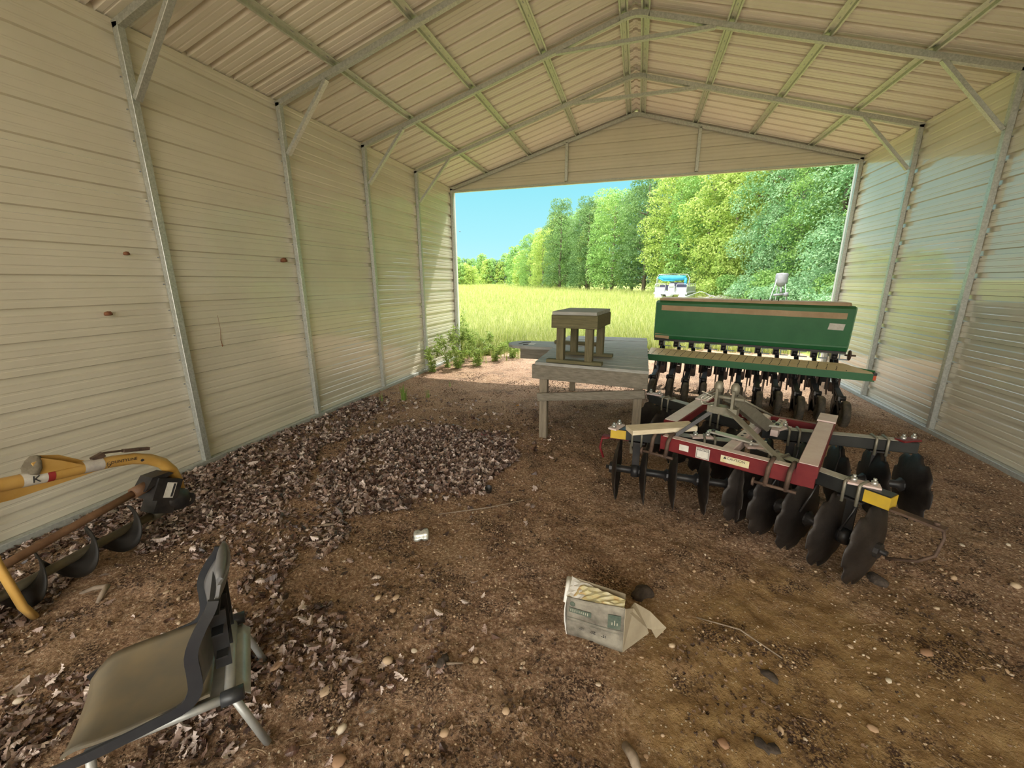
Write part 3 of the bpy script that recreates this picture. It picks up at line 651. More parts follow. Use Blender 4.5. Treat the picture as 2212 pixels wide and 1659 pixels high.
M_pg = mat('pale_green_paint', (.10, .26, .12), .45, vary=(.2, .36, .2), scale=4)
for s_ in (-1, 1): mb = MB(); mb.prism([(s_*(HW+.004), y, z) for y, z in ((.05, .82), (-.0, .9), (-.045, 1.40), (.0, 1.425), (.46, 1.42), (.44, .93), (.30, .82))], (0, 0, 0), (s_*.012, 0, 0)); mb.build('end_plate', M_pg, dr)
mb = MB(); tn = Vector((0, -.038, .5)).normalized()
def fr(x, z, off=.003): return Vector((x, -.015-(z-.90)*.08-off, z))
mb.add([fr(-1.17, 1.285), fr(1.17, 1.265), fr(1.17, 1.345), fr(-1.17, 1.365)], [(0, 1, 2, 3)]); o = mb.build('tan_stripe', M_tan, dr, fixn=False)
mb = MB(); mb.add([fr(.99, 1.12), fr(1.16, 1.115), fr(1.17, 1.20), fr(1.0, 1.205)], [(0, 1, 2, 3)]); o = mb.build('white_sticker', M_white, dr, fixn=False); tag(o, 'small white sticker at the right of the hopper')
mb = MB(); mb.add([(-1.235, -.026, .845), (-1.02, -.026, .835), (-1.02, -.026, .905), (-1.235, -.026, .915)], [(0, 1, 2, 3)]); o = mb.build('brown_patch', M_tan, dr, fixn=False); tag(o, 'brown tape patch at the lower left of the hopper')
mb = MB()
for x in (.05, .16, .30, .38): mb.cyl((x, .02, 1.475), (x, .02, 1.51+.02*((x*7) % 1)), .006, 6)
mb.build('lid_clip', M_black, dr)
# seed cups below the hopper
mb = MB(); mb.bar((-HW, .14, .815), (HW, .14, .815), .3, .03); mb.build('cup_rail', M_black, dr)
M_cup = mat('grey_cast_cup', (.25, .30, .34), .5, .3)
NROW = 11
RXs = [-1.14+.228*i for i in range(NROW)]
for i, x in enumerate(RXs):
    mb = MB(); mb.box((x, .10, .755), (.075, .09, .10)); mb.lathe([(0, 0), (.035, 0), (.035, .05), (0, .05)], (x-.025, .06, .745), (1, 0, 0), 10); cup = mb.build('seed_cup', M_black, dr)
    mb = MB(); mb.bar((x+.055, .05, .79), (x+.055, .05, .71), .012, .02); mb.bar((x+.055, .05, .785), (x+.13, .05, .785), .01, .008); mb.bar((x+.055, .05, .715), (x+.15, .05, .715), .02, .014); mb.build('slide_gate', M_cup, cup)
# step board
mb = MB(); zt = .665
mb.prism([(-1.26, -.42, zt-.035), (1.50, -.42, zt-.035), (1.50, -.36, zt-.023), (1.22, -.12, zt+.025), (-1.26, -.12, zt+.025)], (0, 0, -.006), (0, 0, .0)); o = mb.build('step_tread', M_tread, dr); tag(o, 'tan perforated tread of the step')
mb = MB()
for i in range(25):
    x = -1.2+i*.105
    for j in range(5): 
        if x+.03*j < 1.3-.25*(j/4): mb.box((x+.010*j-.0, -.375+.05*j, zt-.0245+.0098*j), (.010, .026, .0025), (math.radians(11.3), 0, 0))
mb.build('tread_slot', M_ink, dr)
mb = MB(); mb.bar((-1.26, -.424, .585), (1.50, -.424, .585), .008, .095); mb.bar((-1.264, -.12, .63), (-1.264, -.424, .63), .008, .07); mb.bar((1.22, -.12, .625), (1.50, -.36, .625), .008, .085); mb.build('step_lip', M_green, dr)
mb = MB(); mb.bar((1.495, -.43, .585), (1.495, -.35, .585), .03, .06); mb.build('orange_reflector', M_orange, dr); mb = MB(); mb.bar((1.495, -.43, .63), (1.495, -.35, .63), .034, .034); mb.build('end_cap', M_black, dr)
mb = MB()
for x in (-1.0, 0, 1.0): mb.bar((x, -.42, .60), (x, .2, .60), .04, .05)
mb.build('step_bracket', M_black, dr)
mb = MB(); mb.bar((-1.2, .12, .53), (1.22, .12, .53), .1, .1, bev=.01); mb.bar((-1.2, .42, .53), (1.22, .42, .53), .08, .08, bev=.01); mb.bar((-1.15, .12, .53), (-1.15, .42, .9), .05, .05); mb.bar((1.15, .12, .53), (1.15, .42, .9), .05, .05); mb.build('tool_bar', M_black, dr)
mb = MB(); mb.lathe([(0, -.01), (.065, -.01), (.072, 0), (.065, .012), (.03, .014), (0, .014)], (HW+.05, .04, .78), (1, 0, 0), 18); mb.cyl((HW, .04, .78), (HW+.12, .04, .78), .012, 8); mb.build('hand_wheel', M_rust, dr)
# row openers
def opener():
    mb = MB(); mb.bar((0, .08, .50), (0, -.30, .37), .05, .055, bev=.004); mb.bar((0, -.28, .38), (0, -.62, .335), .062, .035, bev=.003); mb.bar((-.03, -.25, .42), (-.03, -.55, .20), .012, .05); mb.bar((.03, -.3, .36), (.03, -.42, .17), .012, .07); mb.cyl((-.05, -.62, .325), (.05, -.62, .325), .032, 12); mb.cyl((-.02, -.52, .27), (.02, -.70, .20), .03, 8)
    a = mb.build('opener_arm', M_black, dr)
    for s_ in (-1, 1):
        mb = MB(); mb.lathe([(0, .004), (.05, .012), (.17, .006), (.172, 0), (.17, -.002), (.05, .008), (0, 0)], (s_*.012, -.36, .172), (s_, .12, 0), 22); mb.build('opener_disc', M_disc, a)
    mb = MB(); pr = [(-.0, .0)]
    mb.lathe([(0, -.02), (.10, -.02), (.105, -.035), (.150, -.036), (.165, -.02), (.168, 0), (.165, .02), (.150, .036), (.105, .035), (.10, .02), (0, .02)], (.03, -.80, .168), (1, .0, 0), 26); mb.build('press_wheel', mat('dusty_tire', (.05, .045, .038), .8, vary=(.17, .14, .10), scale=9) if 'dusty_tire' not in bpy.data.materials else bpy.data.materials['dusty_tire'], a)
    mb = MB(); mb.bar((-.03, -.60, .33), (-.03, -.80, .17), .012, .04); mb.bar((-.035, -.58, .30), (-.035, -.72, .34), .02, .05); mb.build('wheel_yoke', M_black, a)
    mb = MB(); P = []
    for k in range(61): q = k/60; P.append((.026*math.cos(q*24*PI/2), -.10+.026*math.sin(q*24*PI/2)-.1*q, .62-.22*q))
    mb.tube(P, .006, 5); mb.cyl((0, -.08, .66), (0, -.22, .38), .010, 8); mb.build('down_spring', M_black, a)
    mb = MB(); mb.tube([(.0, .10, .71), (.01, .05, .60), (-.005, -.12, .48), (0, -.26, .30)], .030, 10); mb.build('seed_hose', M_black, a)
    mb = MB(); mb.bar((-.075, .02, .60), (-.075, -.16, .25), .018, .018); mb.bar((.07, .0, .62), (.07, .0, .28), .022, .05); mb.box((-.04, .02, .56), (.09, .05, .16)); mb.box((.02, .0, .33), (.10, .06, .12)); mb.build('link_rod', M_rust, a)
    return a
op0 = opener()
for i, x in enumerate(RXs):
    o = op0 if i == 0 else copy_tree(op0, dr); o.location = (x+.03, .0 if i % 2 == 0 else .14, .0)
# front row of coulters seen behind the openers
for i, x in enumerate(RXs):
    mb = MB(); mb.bar((x-.06, .42, .52), (x-.06, .46, .25), .08, .07); mb.bar((x+.05, .44, .56), (x+.05, .44, .2), .05, .05); mb.box((x, .40, .36), (.12, .05, .09)); mb.build('coulter_shank', M_black, dr)
    mb = MB(); mb.lathe([(0, .006), (.04, .01), (.21, .002), (.212, 0), (.21, -.002), (.04, -.01), (0, -.006)], (x-.06, .50, .212), (1, 0, 0), 24); mb.build('coulter', M_disc, dr)

# ---------------- disc harrow
hr = thing('disc_harrow', 'red and black tandem disc harrow with rows of notched discs', 'disc harrow', (4.95, 3.45, 0), (0, 0, math.radians(-25)))
def beam(nm, a, b, z, w_, h, m, parent=None): mb = MB(); mb.bar((a[0], a[1], z), (b[0], b[1], z), w_, h, bev=.006); return mb.build(nm, m, parent or hr)
M_dark = mat('black_beam_paint', (.012, .014, .015), .35, vary=(.028, .032, .032), scale=6, spec=.6)
M_sheen = mat('painted_sky_sheen', (.30, .29, .25), .4, vary=(.50, .48, .42), scale=7, detail=7)  # pale colour standing in for sky reflected on the beam tops
def harrow_gang(a, b, flip, nd=5, yel=True, yend=0):
    """a = outer end, b = inner end of the gang beam (x,y local)"""
    A = Vector((*a, 0)); Bv = Vector((*b, 0)); d = (Bv-A).normalized(); n_ = Vector((-d.y, d.x, 0))
    mb = MB(); mb.bar(A+Vector((0, 0, .57)), Bv+Vector((0, 0, .57)), .085, .085, bev=.005); g = mb.build('gang_beam', M_dark, hr)
    mb = MB(); mb.bar(A+d*.12+Vector((0, 0, .6133)), Bv-d*.01+Vector((0, 0, .6133)), .076, .002); mb.build('beam_top_sheen', M_sheen, g)  # thin strip painting the sky's reflection along the beam top
    if yel:
        mb = MB(); c = A+d*.055+Vector((0, 0, .57)); mb.bar(A-d*.004+Vector((0, 0, .57)), A+d*.115+Vector((0, 0, .57)), .088, .072); o = mb.build('yellow_end', M_yel, g)
    L = (Bv-A).length; ax0 = A+d*(-.0)+Vector((0, 0, .262)); ax1 = A+d*L+Vector((0, 0, .262))
    mb = MB(); mb.cyl(ax0-d*.03, ax1+d*.02, .016, 8); q = (L-.05)/(nd-1)
    for k in range(nd-1): c = ax0+d*(.02+q*(k+.5)); mb.lathe([(.055, -q/2+.012), (.030, -q/2+.035), (.028, 0), (.030, q/2-.035), (.055, q/2-.012)], c, d, 12)
    axl = mb.build('axle', M_black, hr)
    for k in range(nd):
        c = ax0+d*(.02+q*k); mb = MB(); prof = []
        for j in range(9): r = .256*j/8; prof.append((r, -.05*(r/.256)**2))
        prof2 = prof+[(.256, -.054)]+[(r, h-.004) for r, h in reversed(prof)]
        def notch(a, r, R=.256):
            if r < .19: return 1
            s_ = abs(math.sin(4*a)); return 1-.13*max(0, (s_-.80)/.2)*(r-.19)/(.066)
        mb.lathe(prof2, c, d*flip, 56, 0, True, notch); dd = mb.build('notched_disc', M_disc, axl)
        mb = MB(); mb.lathe([(0, -.02), (.045, -.02), (.045, .02), (0, .02)], c, d, 10, sm=False); mb.build('hub', M_black, dd)
    for f_ in (.22, .78):       # hangers with ubolts
        c = A+d*(L*f_); mb = MB(); mb.bar(c+Vector((0, 0, .53)), c+Vector((0, 0, .25)), .055, .012, up=n_); mb.lathe([(.02, -.03), (.05, -.03), (.055, 0), (.05, .03), (.02, .03)], c+Vector((0, 0, .262)), d, 12); mb.bar(c+Vector((0, 0, .522)), c+Vector((0, 0, .51)), .12, .1, up=n_); mb.build('hanger', M_black, g)
        for o_ in (-.035, .035):
            mb = MB(); e_ = c+d*o_; w2 = .052
            mb.tube([e_+n_*w2+Vector((0, 0, .49)), e_+n_*w2+Vector((0, 0, .612)), e_+n_*(w2-.012)+Vector((0, 0, .622)), e_-n_*(w2-.012)+Vector((0, 0, .622)), e_-n_*w2+Vector((0, 0, .612)), e_-n_*w2+Vector((0, 0, .49))], .009, 8); mb.build('u_bolt', M_strap, g)
    return A, Bv, d, n_, g
gFL = harrow_gang((-.88, -.70), (-.03, -.37), -1); gFR = harrow_gang((.80, -.67), (.07, -.40), -1)
gRL = harrow_gang((-1.05, .47), (-.14, .17), 1, yel=False); gRR = harrow_gang((.93, .47), (.02, .10), 1, yel=False)
def clamp(g, f_, col=M_red, ang=.5):
    A, Bv, d, n_, go = g; c = A+(Bv-A)*f_+Vector((0, 0, .617)); mb = MB(); u = (d*math.cos(ang)+n_*math.sin(ang)); mb.bar(c-u*.075, c+u*.075, .07, .012); p = mb.build('clamp_plate', col, go)
    for s_ in (-1, 1):
        mb = MB(); e_ = c+u*.045*s_; mb.cyl(e_+Vector((0, 0, .006)), e_+Vector((0, 0, .028)), .017, 6); mb.cyl(e_+Vector((0, 0, .028)), e_+Vector((0, 0, .045)), .009, 8); mb.build('hex_bolt', M_zinc, p)
clamp(gFR, .18, M_redw); clamp(gFR, .97, M_redw, .9); clamp(gRR, .05, M_red); clamp(gRR, .86, M_redw, .8); clamp(gFL, .04, M_redw, 1.2); clamp(gFL, .72, M_redw, .3); clamp(gRL, .04, M_redw, .4)
# red frame
mb = MB(); mb.bar((-.47, -.69, .595), (.40, -.69, .595), .065, .105, bev=.006); mb.bar((-.47, -.725, .66), (-.47, -.725, .53), .003, .003); fb = mb.build('front_bar', M_red, hr)
mb = MB(); mb.bar((-.46, -.69, .6485), (.35, -.69, .6485), .058, .003); mb.build('bar_top_sheen', M_redw, fb)  # pale strip paints the opening's glossy reflection on the front bar
for x, y0, y1 in ((-.50, -.48, .46), (.41, -.735, .46)):
    mb = MB(); mb.bar((x, y0, .655), (x, y1, .655), .105, .075, bev=.006); mb.bar((x, y0+.01, .60), (x, y0+.08, .60), .09, .10); sb = mb.build('side_bar', M_red, hr)
    mb = MB(); mb.bar((x, y0+.01, .6945), (x, y1-.22, .6945), .095, .004); mb.build('bar_top_sheen', M_redw, sb)  # same painted reflection along the top of each side bar
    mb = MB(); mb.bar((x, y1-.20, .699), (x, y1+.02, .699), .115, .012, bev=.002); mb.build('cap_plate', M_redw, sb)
mb = MB(); mb.bar((-.5, .40, .59), (.41, .40, .59), .05, .08, bev=.005); mb.build('rear_bar', M_red, hr)
mb = MB(); mb.bar((-.05, -.66, .60), (.0, .40, .60), .07, .07, bev=.005); mb.bar((.12, .02, .60), (.12, .40, .60), .05, .05); cbm = mb.build('center_bar', M_redw, hr)
mb = MB()
for k in range(6): mb.cyl((-.04+.004*k, -.42+.06*k, .636), (-.04+.004*k, -.42+.06*k, .638), .011, 8)
for k in range(4): mb.cyl((.12, .12+.06*k, .626), (.12, .12+.06*k, .628), .010, 8)
mb.build('bolt_hole', M_ink, cbm)
def strap(a, b, z, w_, nm='link_strap', m=M_plw):
    mb = MB(); A = Vector((*a, z)); Bv = Vector((*b, z)); d = (Bv-A).normalized(); n_ = Vector((-d.y, d.x, 0)); P = []
    for k in range(9): t_ = PI/2+PI*k/8; P.append(A+d*math.cos(t_)*w_/2+n_*math.sin(t_)*w_/2)
    for k in range(9): t_ = -PI/2+PI*k/8; P.append(Bv+d*math.cos(t_)*w_/2+n_*math.sin(t_)*w_/2)
    mb.prism(P, (0, 0, 0), (0, 0, .012)); s_ = mb.build(nm, m, hr)
    for e_ in (A+d*.01, Bv-d*.01): mb = MB(); mb.cyl(e_+Vector((0, 0, .012)), e_+Vector((0, 0, .024)), .014, 6); mb.build('hex_bolt', M_black, s_)
M_bare = mat('bare_steel_strap', (.55, .53, .46), .4, .4)
strap((-.22, -.38), (.08, -.42), .640, .055, m=M_bare); strap((-.12, .19), (.10, .14), .640, .055, m=M_bare); strap((-.02, -.02), (.14, .04), .655, .05, m=M_bare)
# mast
MT = Vector((-.13, -.50, .955))
mb = MB(); mb.bar(Vector((.30, -.655, .62)), MT+Vector((.03, -.03, -.07)), .012, .055, up=(0, 1, .2)); mb.build('mast_strut', M_strap, hr)
mb = MB(); mb.bar(Vector((-.44, -.70, .60)), MT+Vector((-.06, -.02, -.10)), .026, .010, up=(0, 1, .2)); mb.build('mast_strut', M_black, hr)
mb = MB(); mb.bar(Vector((.04, .02, .62)), MT+Vector((.03, .02, -.03)), .085, .020, up=(0, -.4, 1)); mb.bar(Vector((.09, .03, .64)), MT+Vector((.07, .02, -.0)), .010, .07, up=(0, -.4, 1)); mb.cyl(MT+Vector((.08, .05, .0)), Vector((.12, -.20, .80)), .007, 6); mb.build('mast_brace', M_strap, hr)
mb = MB(); mb.bar(MT+Vector((-.10, 0, -.09)), MT+Vector((.09, 0, -.09)), .08, .05); mb.cyl(MT+Vector((-.12, 0, -.0)), MT+Vector((.12, 0, -.0)), .014, 8)
for s_ in (-.05, .055): mb.bar(MT+Vector((s_, 0, -.12)), MT+Vector((s_, 0, .06)), .016, .075, up=(0, 1, 0)); mb.lathe([(0, 0), (.026, 0), (.030, .03), (.026, .06), (.012, .075), (0, .075)], MT+Vector((s_, 0, .035)), (0, .1, 1), 12)
mb.build('hitch_head', M_strap, hr)
mb = MB()
for k in range(5):
    a0 = k*1.3; mb.tube([MT+Vector((-.10+.05*math.cos(a0+t_*.9), .05*math.sin(t_*1.3+a0), -.02+.05*math.sin(a0-t_*.8))) for t_ in range(6)], .004, 5)
mb.build('wire_tie', M_bare, hr)
# hitch lugs on the front bar: U shaped rusty pins
for x in (-.46, .28):
    for o_ in (-.05, .06):
        mb = MB(); mb.tube([(x+o_, -.66, .66), (x+o_, -.715, .668), (x+o_-.01, -.745, .62), (x+o_-.015, -.76, .50)], .014, 8, flat=1); mb.build('hitch_lug', M_rust, fb)
    mb = MB(); mb.cyl((x-.13, -.76, .51), (x+.10, -.76, .51), .010, 8); mb.lathe([(.012, -.006), (.028, -.006), (.028, .006), (.012, .006)], (x-.13, -.76, .51), (1, 0, 0), 10); mb.build('hitch_pin', M_rust, fb)
# decals on the front bar face (y = -.7225)
def decal(nm, x0, x1, z0, z1, m): mb = MB(); mb.add([(x0, -.7235, z0), (x1, -.7235, z0), (x1, -.7235, z1), (x0, -.7235, z1)], [(0, 1, 2, 3)]); return mb.build(nm, m, fb, fixn=False)
M_ylab = mat('yellow_label', (.62, .55, .28), .6, vary=(.72, .68, .52), scale=20)
tag(decal('sticker', -.335, -.27, .575, .62, M_white), 'worn grey sticker'); s2 = decal('sticker', -.22, -.13, .552, .632, M_white); tag(s2, 'white notice with black text'); s3 = decal('sticker', -.06, .11, .57, .618, M_ylab); tag(s3, 'yellow caution label')
mb = MB(); 
for zz in (.626, .610, .557): mb.add([(-.215, -.7242, zz), (-.135, -.7242, zz), (-.135, -.7242, zz+.0025), (-.215, -.7242, zz+.0025)], [(0, 1, 2, 3)])
for xx in (-.215, -.1375): mb.add([(xx, -.7242, .557), (xx+.0025, -.7242, .557), (xx+.0025, -.7242, .628), (xx, -.7242, .628)], [(0, 1, 2, 3)])
mb.build('notice_border', M_ink, s2 and fb, fixn=False)
text_obj('CAUTION', .016, fb, (-.175, -.7245, .618), (PI/2, 0, 0), M_ink); text_obj('\u25b2CAUTION', .024, fb, (.02, -.7245, .603), (PI/2, 0, 0), M_ink)
# scraper arm at the right end, red bracket at the left end
mb = MB(); mb.bar((.80, -.70, .545), (1.0, -.78, .545), .05, .012); mb.cyl((.965, -.765, .551), (.965, -.765, .566), .014, 6, 0); mb.tube([(.99, -.775, .54), (1.0, -.785, .50), (.985, -.80, .40), (.93, -.80, .34), (.82, -.74, .27)], .008, 6); mb.build('scraper_arm', M_rust, hr)
mb = MB(); mb.tube([(-.88, -.74, .53), (-.93, -.76, .52), (-.94, -.77, .44), (-.91, -.76, .36)], .010, 6); mb.bar((-.95, -.72, .525), (-.75, -.65, .525), .05, .012); mb.build('scraper_arm', M_red, hr)
for g in (gFL, gFR, gRL, gRR):
    A, Bv, d, n_, go = g
    for k in range(3):
        c = A+(Bv-A)*(.18+.28*k); mb = MB(); sgn = -1 if g in (gFL, gFR) else 1
        mb.tube([c+Vector((0, 0, .53)), c+n_*.06+Vector((0, 0, .45)), c+n_*.09+d*.03+Vector((0, 0, .33))], .007, 5); mb.build('scraper', M_black, go)
# plank lying on the harrow
pk = MB(); pk.bar((-.24, 0, .018), (.26, 0, .018), .13, .036, bev=.003)
o = pk.build('pale_plank', M_plw, loc=(4.21, 3.06, .665), rot=(0, math.radians(-1), math.radians(24))); tag(o, 'short pale plank lying on the left front corner of the disc harrow', 'plank')
# old tire-like tail wheel hidden under harrow is not visible; clod behind the nearest disc
# ---------------- post hole digger along the left wall
pd = thing('post_hole_digger', 'yellow-boomed post hole digger lying along the left wall among leaves', 'post hole digger', (.84, 1.4, 0))
def D(x, y, z): return Vector((x-.84, y-1.4, z))
bp_ = [(.3, .86), (.8, .782), (1.085, .725), (1.25, .698), (1.42, .672), (1.55, .650), (1.66, .622), (1.75, .580), (1.82, .52), (1.865, .44), (1.885, .35), (1.885, .24)]
mb = MB(); mb.tube([D(.84, y, z) for y, z in bp_], .037, 18); boom = mb.build('boom', M_gold, pd)
mb = MB(); mb.prism([D(.835, y, z) for y, z in ((.3, .83), (1.5, .64), (1.56, .625), (1.40, .625), (1.1, .63), (.3, .74))], (0, 0, 0), (.010, 0, 0)); mb.build('gusset', M_gold, pd)
mb = MB(); mb.prism([D(.825, y, z) for y, z in ((1.20, .73), (1.44, .70), (1.33, .79), (1.24, .825), (1.20, .80))], (0, 0, 0), (.012, 0, 0)); mb.prism([D(.865, y, z) for y, z in ((1.20, .73), (1.40, .70), (1.31, .77), (1.24, .815), (1.20, .80))], (0, 0, 0), (.012, 0, 0)); mb.build('hitch_lug', M_gold, pd)
mb = MB(); mb.lathe([(0, -.05), (.03, -.045), (.038, -.01), (.030, .03), (.018, .055), (0, .06)], D(.85, 1.215, .775), (0, .35, 1), 9, rad=lambda a, r: 1+.25*math.sin(3*a)+.1*math.sin(7*a)); o = mb.build('mud_nest', mat('mud_nest', (.11, .09, .06), .95, vary=(.2, .17, .12), scale=20, bump=.6), pd)
def band(nm, y0, z0, y1, z1, m, r=.0385): mb = MB(); mb.tube([D(.84, y0, z0), D(.84, y1, z1)], r, 18, caps=False); return mb.build(nm, m, boom)
band('white_decal', 1.15, .7145, 1.245, .699, M_white); band('red_decal', 1.245, .699, 1.275, .6945, M_redink, .0386); band('silver_decal', 1.405, .675, 1.50, .6595, mat('silver_label', (.55, .52, .50), .4, .2, vary=(.7, .66, .62), scale=30))
text_obj('K', .055, boom, D(.8795, 1.197, .707), (PI/2, math.radians(10), PI/2), M_ink)
o = text_obj('COUNTYLINE', .026, boom, D(.8795, 1.585, .645), (PI/2, math.radians(12), PI/2), M_ink)
mb = MB(); mb.tube([D(.880, 1.525, .648), D(.880, 1.507, .635), D(.880, 1.505, .66), D(.880, 1.525, .648)], .002, 4); mb.cyl(D(.868, 1.69, .603), D(.879, 1.69, .603), .009, 10); mb.build('logo_mark', M_ink, boom)
mb = MB(); mb.tube([D(.84, 1.49, .712), D(.84, 1.52, .722), D(.84, 1.72, .672)], .007, 6); mb.bar(D(.84, 1.46, .70), D(.84, 1.52, .715), .03, .03); mb.bar(D(.84, 1.62, .695), D(.84, 1.76, .655), .03, .02); mb.build('lock_bar', M_rust, pd)
# gearbox
R1 = Euler((math.radians(-28), 0, 0)).to_matrix()
mb = MB(); mb.box(D(.86, 1.765, .355), (.15, .16, .15), R1); mb.prism([D(.86, y, z) for y, z in ((1.64, .40), (1.83, .45), (1.80, .47), (1.70, .475))], (-.06, 0, 0), (.06, 0, 0)); mb.lathe([(0, -.10), (.05, -.10), (.075, -.06), (.085, 0), (.075, .06), (.05, .08), (0, .08)], D(.86, 1.83, .235), (0, 1, -.5), 18); mb.cyl(D(.82, 1.885, .21), D(.92, 1.885, .21), .05, 14); mb.box(D(.86, 1.73, .24), (.13, .13, .09), R1); gb = mb.build('gearbox', M_black, pd)
mb = MB(); P = [R1 @ Vector((.0765, a, b))+D(.86, 1.765, .355) for a, b in ((-.02, -.055), (.045, -.055), (.045, .05), (-.02, .05))]; mb.add(P, [(0, 1, 2, 3)]); tag(mb.build('warning_label', M_white, gb, fixn=False), 'white label on the gearbox side')
mb = MB(); P = [R1 @ Vector((.0772, a, b))+D(.86, 1.765, .355) for a, b in ((.025, -.048), (.040, -.048), (.040, .043), (.025, .043))]; mb.add(P, [(0, 1, 2, 3)]); mb.build('label_bar', M_ink, gb, fixn=False)
mb = MB(); mb.cyl(D(.918, 1.885, .21), D(.928, 1.885, .21), .014, 12); mb.build('bolt_head', M_zinc, gb)
mb = MB(); mb.tube([D(.86, 1.69, .41), D(.88, 1.35, .37), D(.90, .99, .325), D(.90, .5, .27)], .024, 12); mb.tube([D(.86, 1.70, .412), D(.865, 1.60, .40)], .038, 12); mb.build('drive_shaft', mat('rusty_shaft', (.12, .06, .03), .6, vary=(.2, .11, .06), scale=8), pd)
# auger with spiral flighting
a0 = Vector((.86, 1.80, .20)); a1 = Vector((.93, .45, .155)); ax = (a1-a0).normalized(); Lx = (a1-a0).length
mb = MB(); mb.tube([D(*a0), D(*a1)], .026, 14); mb.tube([D(*(a0+ax*.05)), D(*(a0+ax*.13))], .040, 12); mb.build('auger_shaft', mat('olive_auger_shaft', (.11, .10, .07), .55, .2, vary=(.17, .15, .10), scale=10), pd)
x_ = ax.cross(Vector((0, 0, 1))).normalized(); y_ = x_.cross(ax)
def fl(u, v):
    s_ = .20+u*(Lx-.22); an = 2*PI*(s_-.2)/.235+1.0; r = .024+v*.108; q = D(*(a0+ax*s_)); return q+x_*math.cos(an)*r+y_*math.sin(an)*r
mb = MB(); mb.grid(fl, 150, 3, thick=ax*.005); mb.build('auger_flighting', mat('blackened_flighting', (.008, .007, .006), .65, vary=(.02, .016, .012), scale=6), pd)
mb = MB(); mb.tube([D(.90, .95, .74), D(1.0, .93, .40), D(1.02, .955, .12), D(.985, .99, .02)], .030, 12, flat=.6); mb.build('lift_arm', M_gold, pd)

# ---------------- broken plastic chair
ch = thing('plastic_chair', 'dusty black plastic chair with a high curved back, standing low in the dirt', 'chair', (2.455, .90, 0), (0, 0, math.radians(139)))
M_seat = mat('dusty_black_plastic', (.11, .105, .088), .36, vary=(.21, .165, .10), scale=2.6, detail=4, spec=.5)
M_plas = mat('black_plastic', (.018, .02, .026), .4, vary=(.035, .037, .04), scale=5, spec=.5)
M_plasg = mat('grey_plastic_underside', (.12, .12, .13), .5, vary=(.2, .2, .2), scale=6)
SZ = .31
def seat(u, v):   # u across, v front
    x = (u-.5)*.42*(1-.10*(2*v-1)**2 if v > .5 else 1); y = -.01+v*.40; z = SZ+.025*(abs(2*u-1)**3)-.012*math.sin(v*PI)*(1-(2*u-1)**2)-.05*max(0, (v-.8)/.2)**2
    if v > .75: x *= 1-.18*((v-.75)/.25)**2
    return Vector((x, y, z))
mb = MB(); mb.grid(seat, 16, 16, thick=(0, 0, -.012)); mb.build('seat', M_seat, ch)
def prof_side(t):   # side profile of the shell: from seat front up the back
    pts = [(.40, SZ-.045), (.30, SZ-.02), (.16, SZ-.005), (.06, SZ+.01), (.020, SZ+.06), (.012, SZ+.13), (.008, SZ+.21), (-.025, SZ+.28), (-.065, SZ+.34), (-.085, SZ+.40)]
    f = t*(len(pts)-1); i = min(int(f), len(pts)-2); f -= i; q = [pts[max(i-1, 0)], pts[i], pts[i+1], pts[min(i+2, len(pts)-1)]]
    cr = lambda k: .5*(2*q[1][k]+(q[2][k]-q[0][k])*f+(2*q[0][k]-5*q[1][k]+4*q[2][k]-q[3][k])*f*f+(-q[0][k]+3*q[1][k]-3*q[2][k]+q[3][k])*f**3)
    return Vector((0, cr(0), cr(1)))
for s_ in (-1, 1):
    mb = MB(); P = []; W_ = []
    for k in range(28):
        t = k/27*.93; p = prof_side(t); wx = .21-.045*max(0, (t-.6)/.4)**1.5-(.03*max(0, (.12-t)/.12)); P.append((p, s_*wx))
    for (p, wx), (p2, wx2) in zip(P[:-1], P[1:]):
        pass
    Vs = []; hh = .028
    for i, (p, wx) in enumerate(P):
        tn_ = (P[min(i+1, 27)][0]-P[max(i-1, 0)][0]).normalized(); nn = Vector((0, -tn_.z, tn_.y)); h2 = hh*(1.1-.5*abs(i/27-.45))
        for a_, b_ in ((-.004, h2*.5), (.006, h2*.5), (.006, -h2*.9), (-.004, -h2*.9)): Vs.append(Vector((wx+s_*a_, 0, 0))+p+nn*b_)
    Fs = [(i*4+j, i*4+(j+1) % 4, (i+1)*4+(j+1) % 4, (i+1)*4+j) for i in range(27) for j in range(4)]+[(3, 2, 1, 0), (108, 109, 110, 111)]
    mb.add(Vs, Fs, 0, False); mb.build('side_rim', M_plas, ch)
def back(u, v):
    t = .42+v*.58; p = prof_side(t); w_ = .205-.055*v**1.6; x = (u-.5)*2*w_; bow = .035*(1-(2*u-1)**2)*(1-.3*v)
    return Vector((x, p.y-bow, p.z))
mb = MB(); mb.grid(back, 14, 16, thick=(0, -.010, 0)); mb.tube([Vector((s_, -.090, SZ+.40)) for s_ in (-.12, -.06, 0, .06, .12)], [.010, .017, .019, .017, .010], 10); bk = mb.build('backrest', M_plasg, ch)
mb = MB()
for x in (-.11, 0, .11): mb.bar((x, -.050, SZ+.03), (x*.85, -.06, SZ+.26), .008, .05, up=(0, 1, 0))
for z_ in (.10, .20, .28): mb.bar((-.15, -.055, SZ+z_), (.15, -.055, SZ+z_), .035, .007)
mb.build('rib', M_plas, bk)
M_leg = mat('grey_painted_tube', (.33, .34, .33), .4, .3, vary=(.45, .45, .43), scale=12)
mb = MB(); mb.tube([(-.205, -.075, SZ-.03), (-.19, .1, SZ-.035), (-.17, .33, SZ-.04)], .016, 10); mb.tube([(.205, -.075, SZ-.03), (.19, .1, SZ-.035), (.17, .33, SZ-.04)], .016, 10); mb.tube([(-.21, -.06, SZ-.03), (.21, -.06, SZ-.03)], .018, 10); mb.build('seat_frame', M_leg, ch)
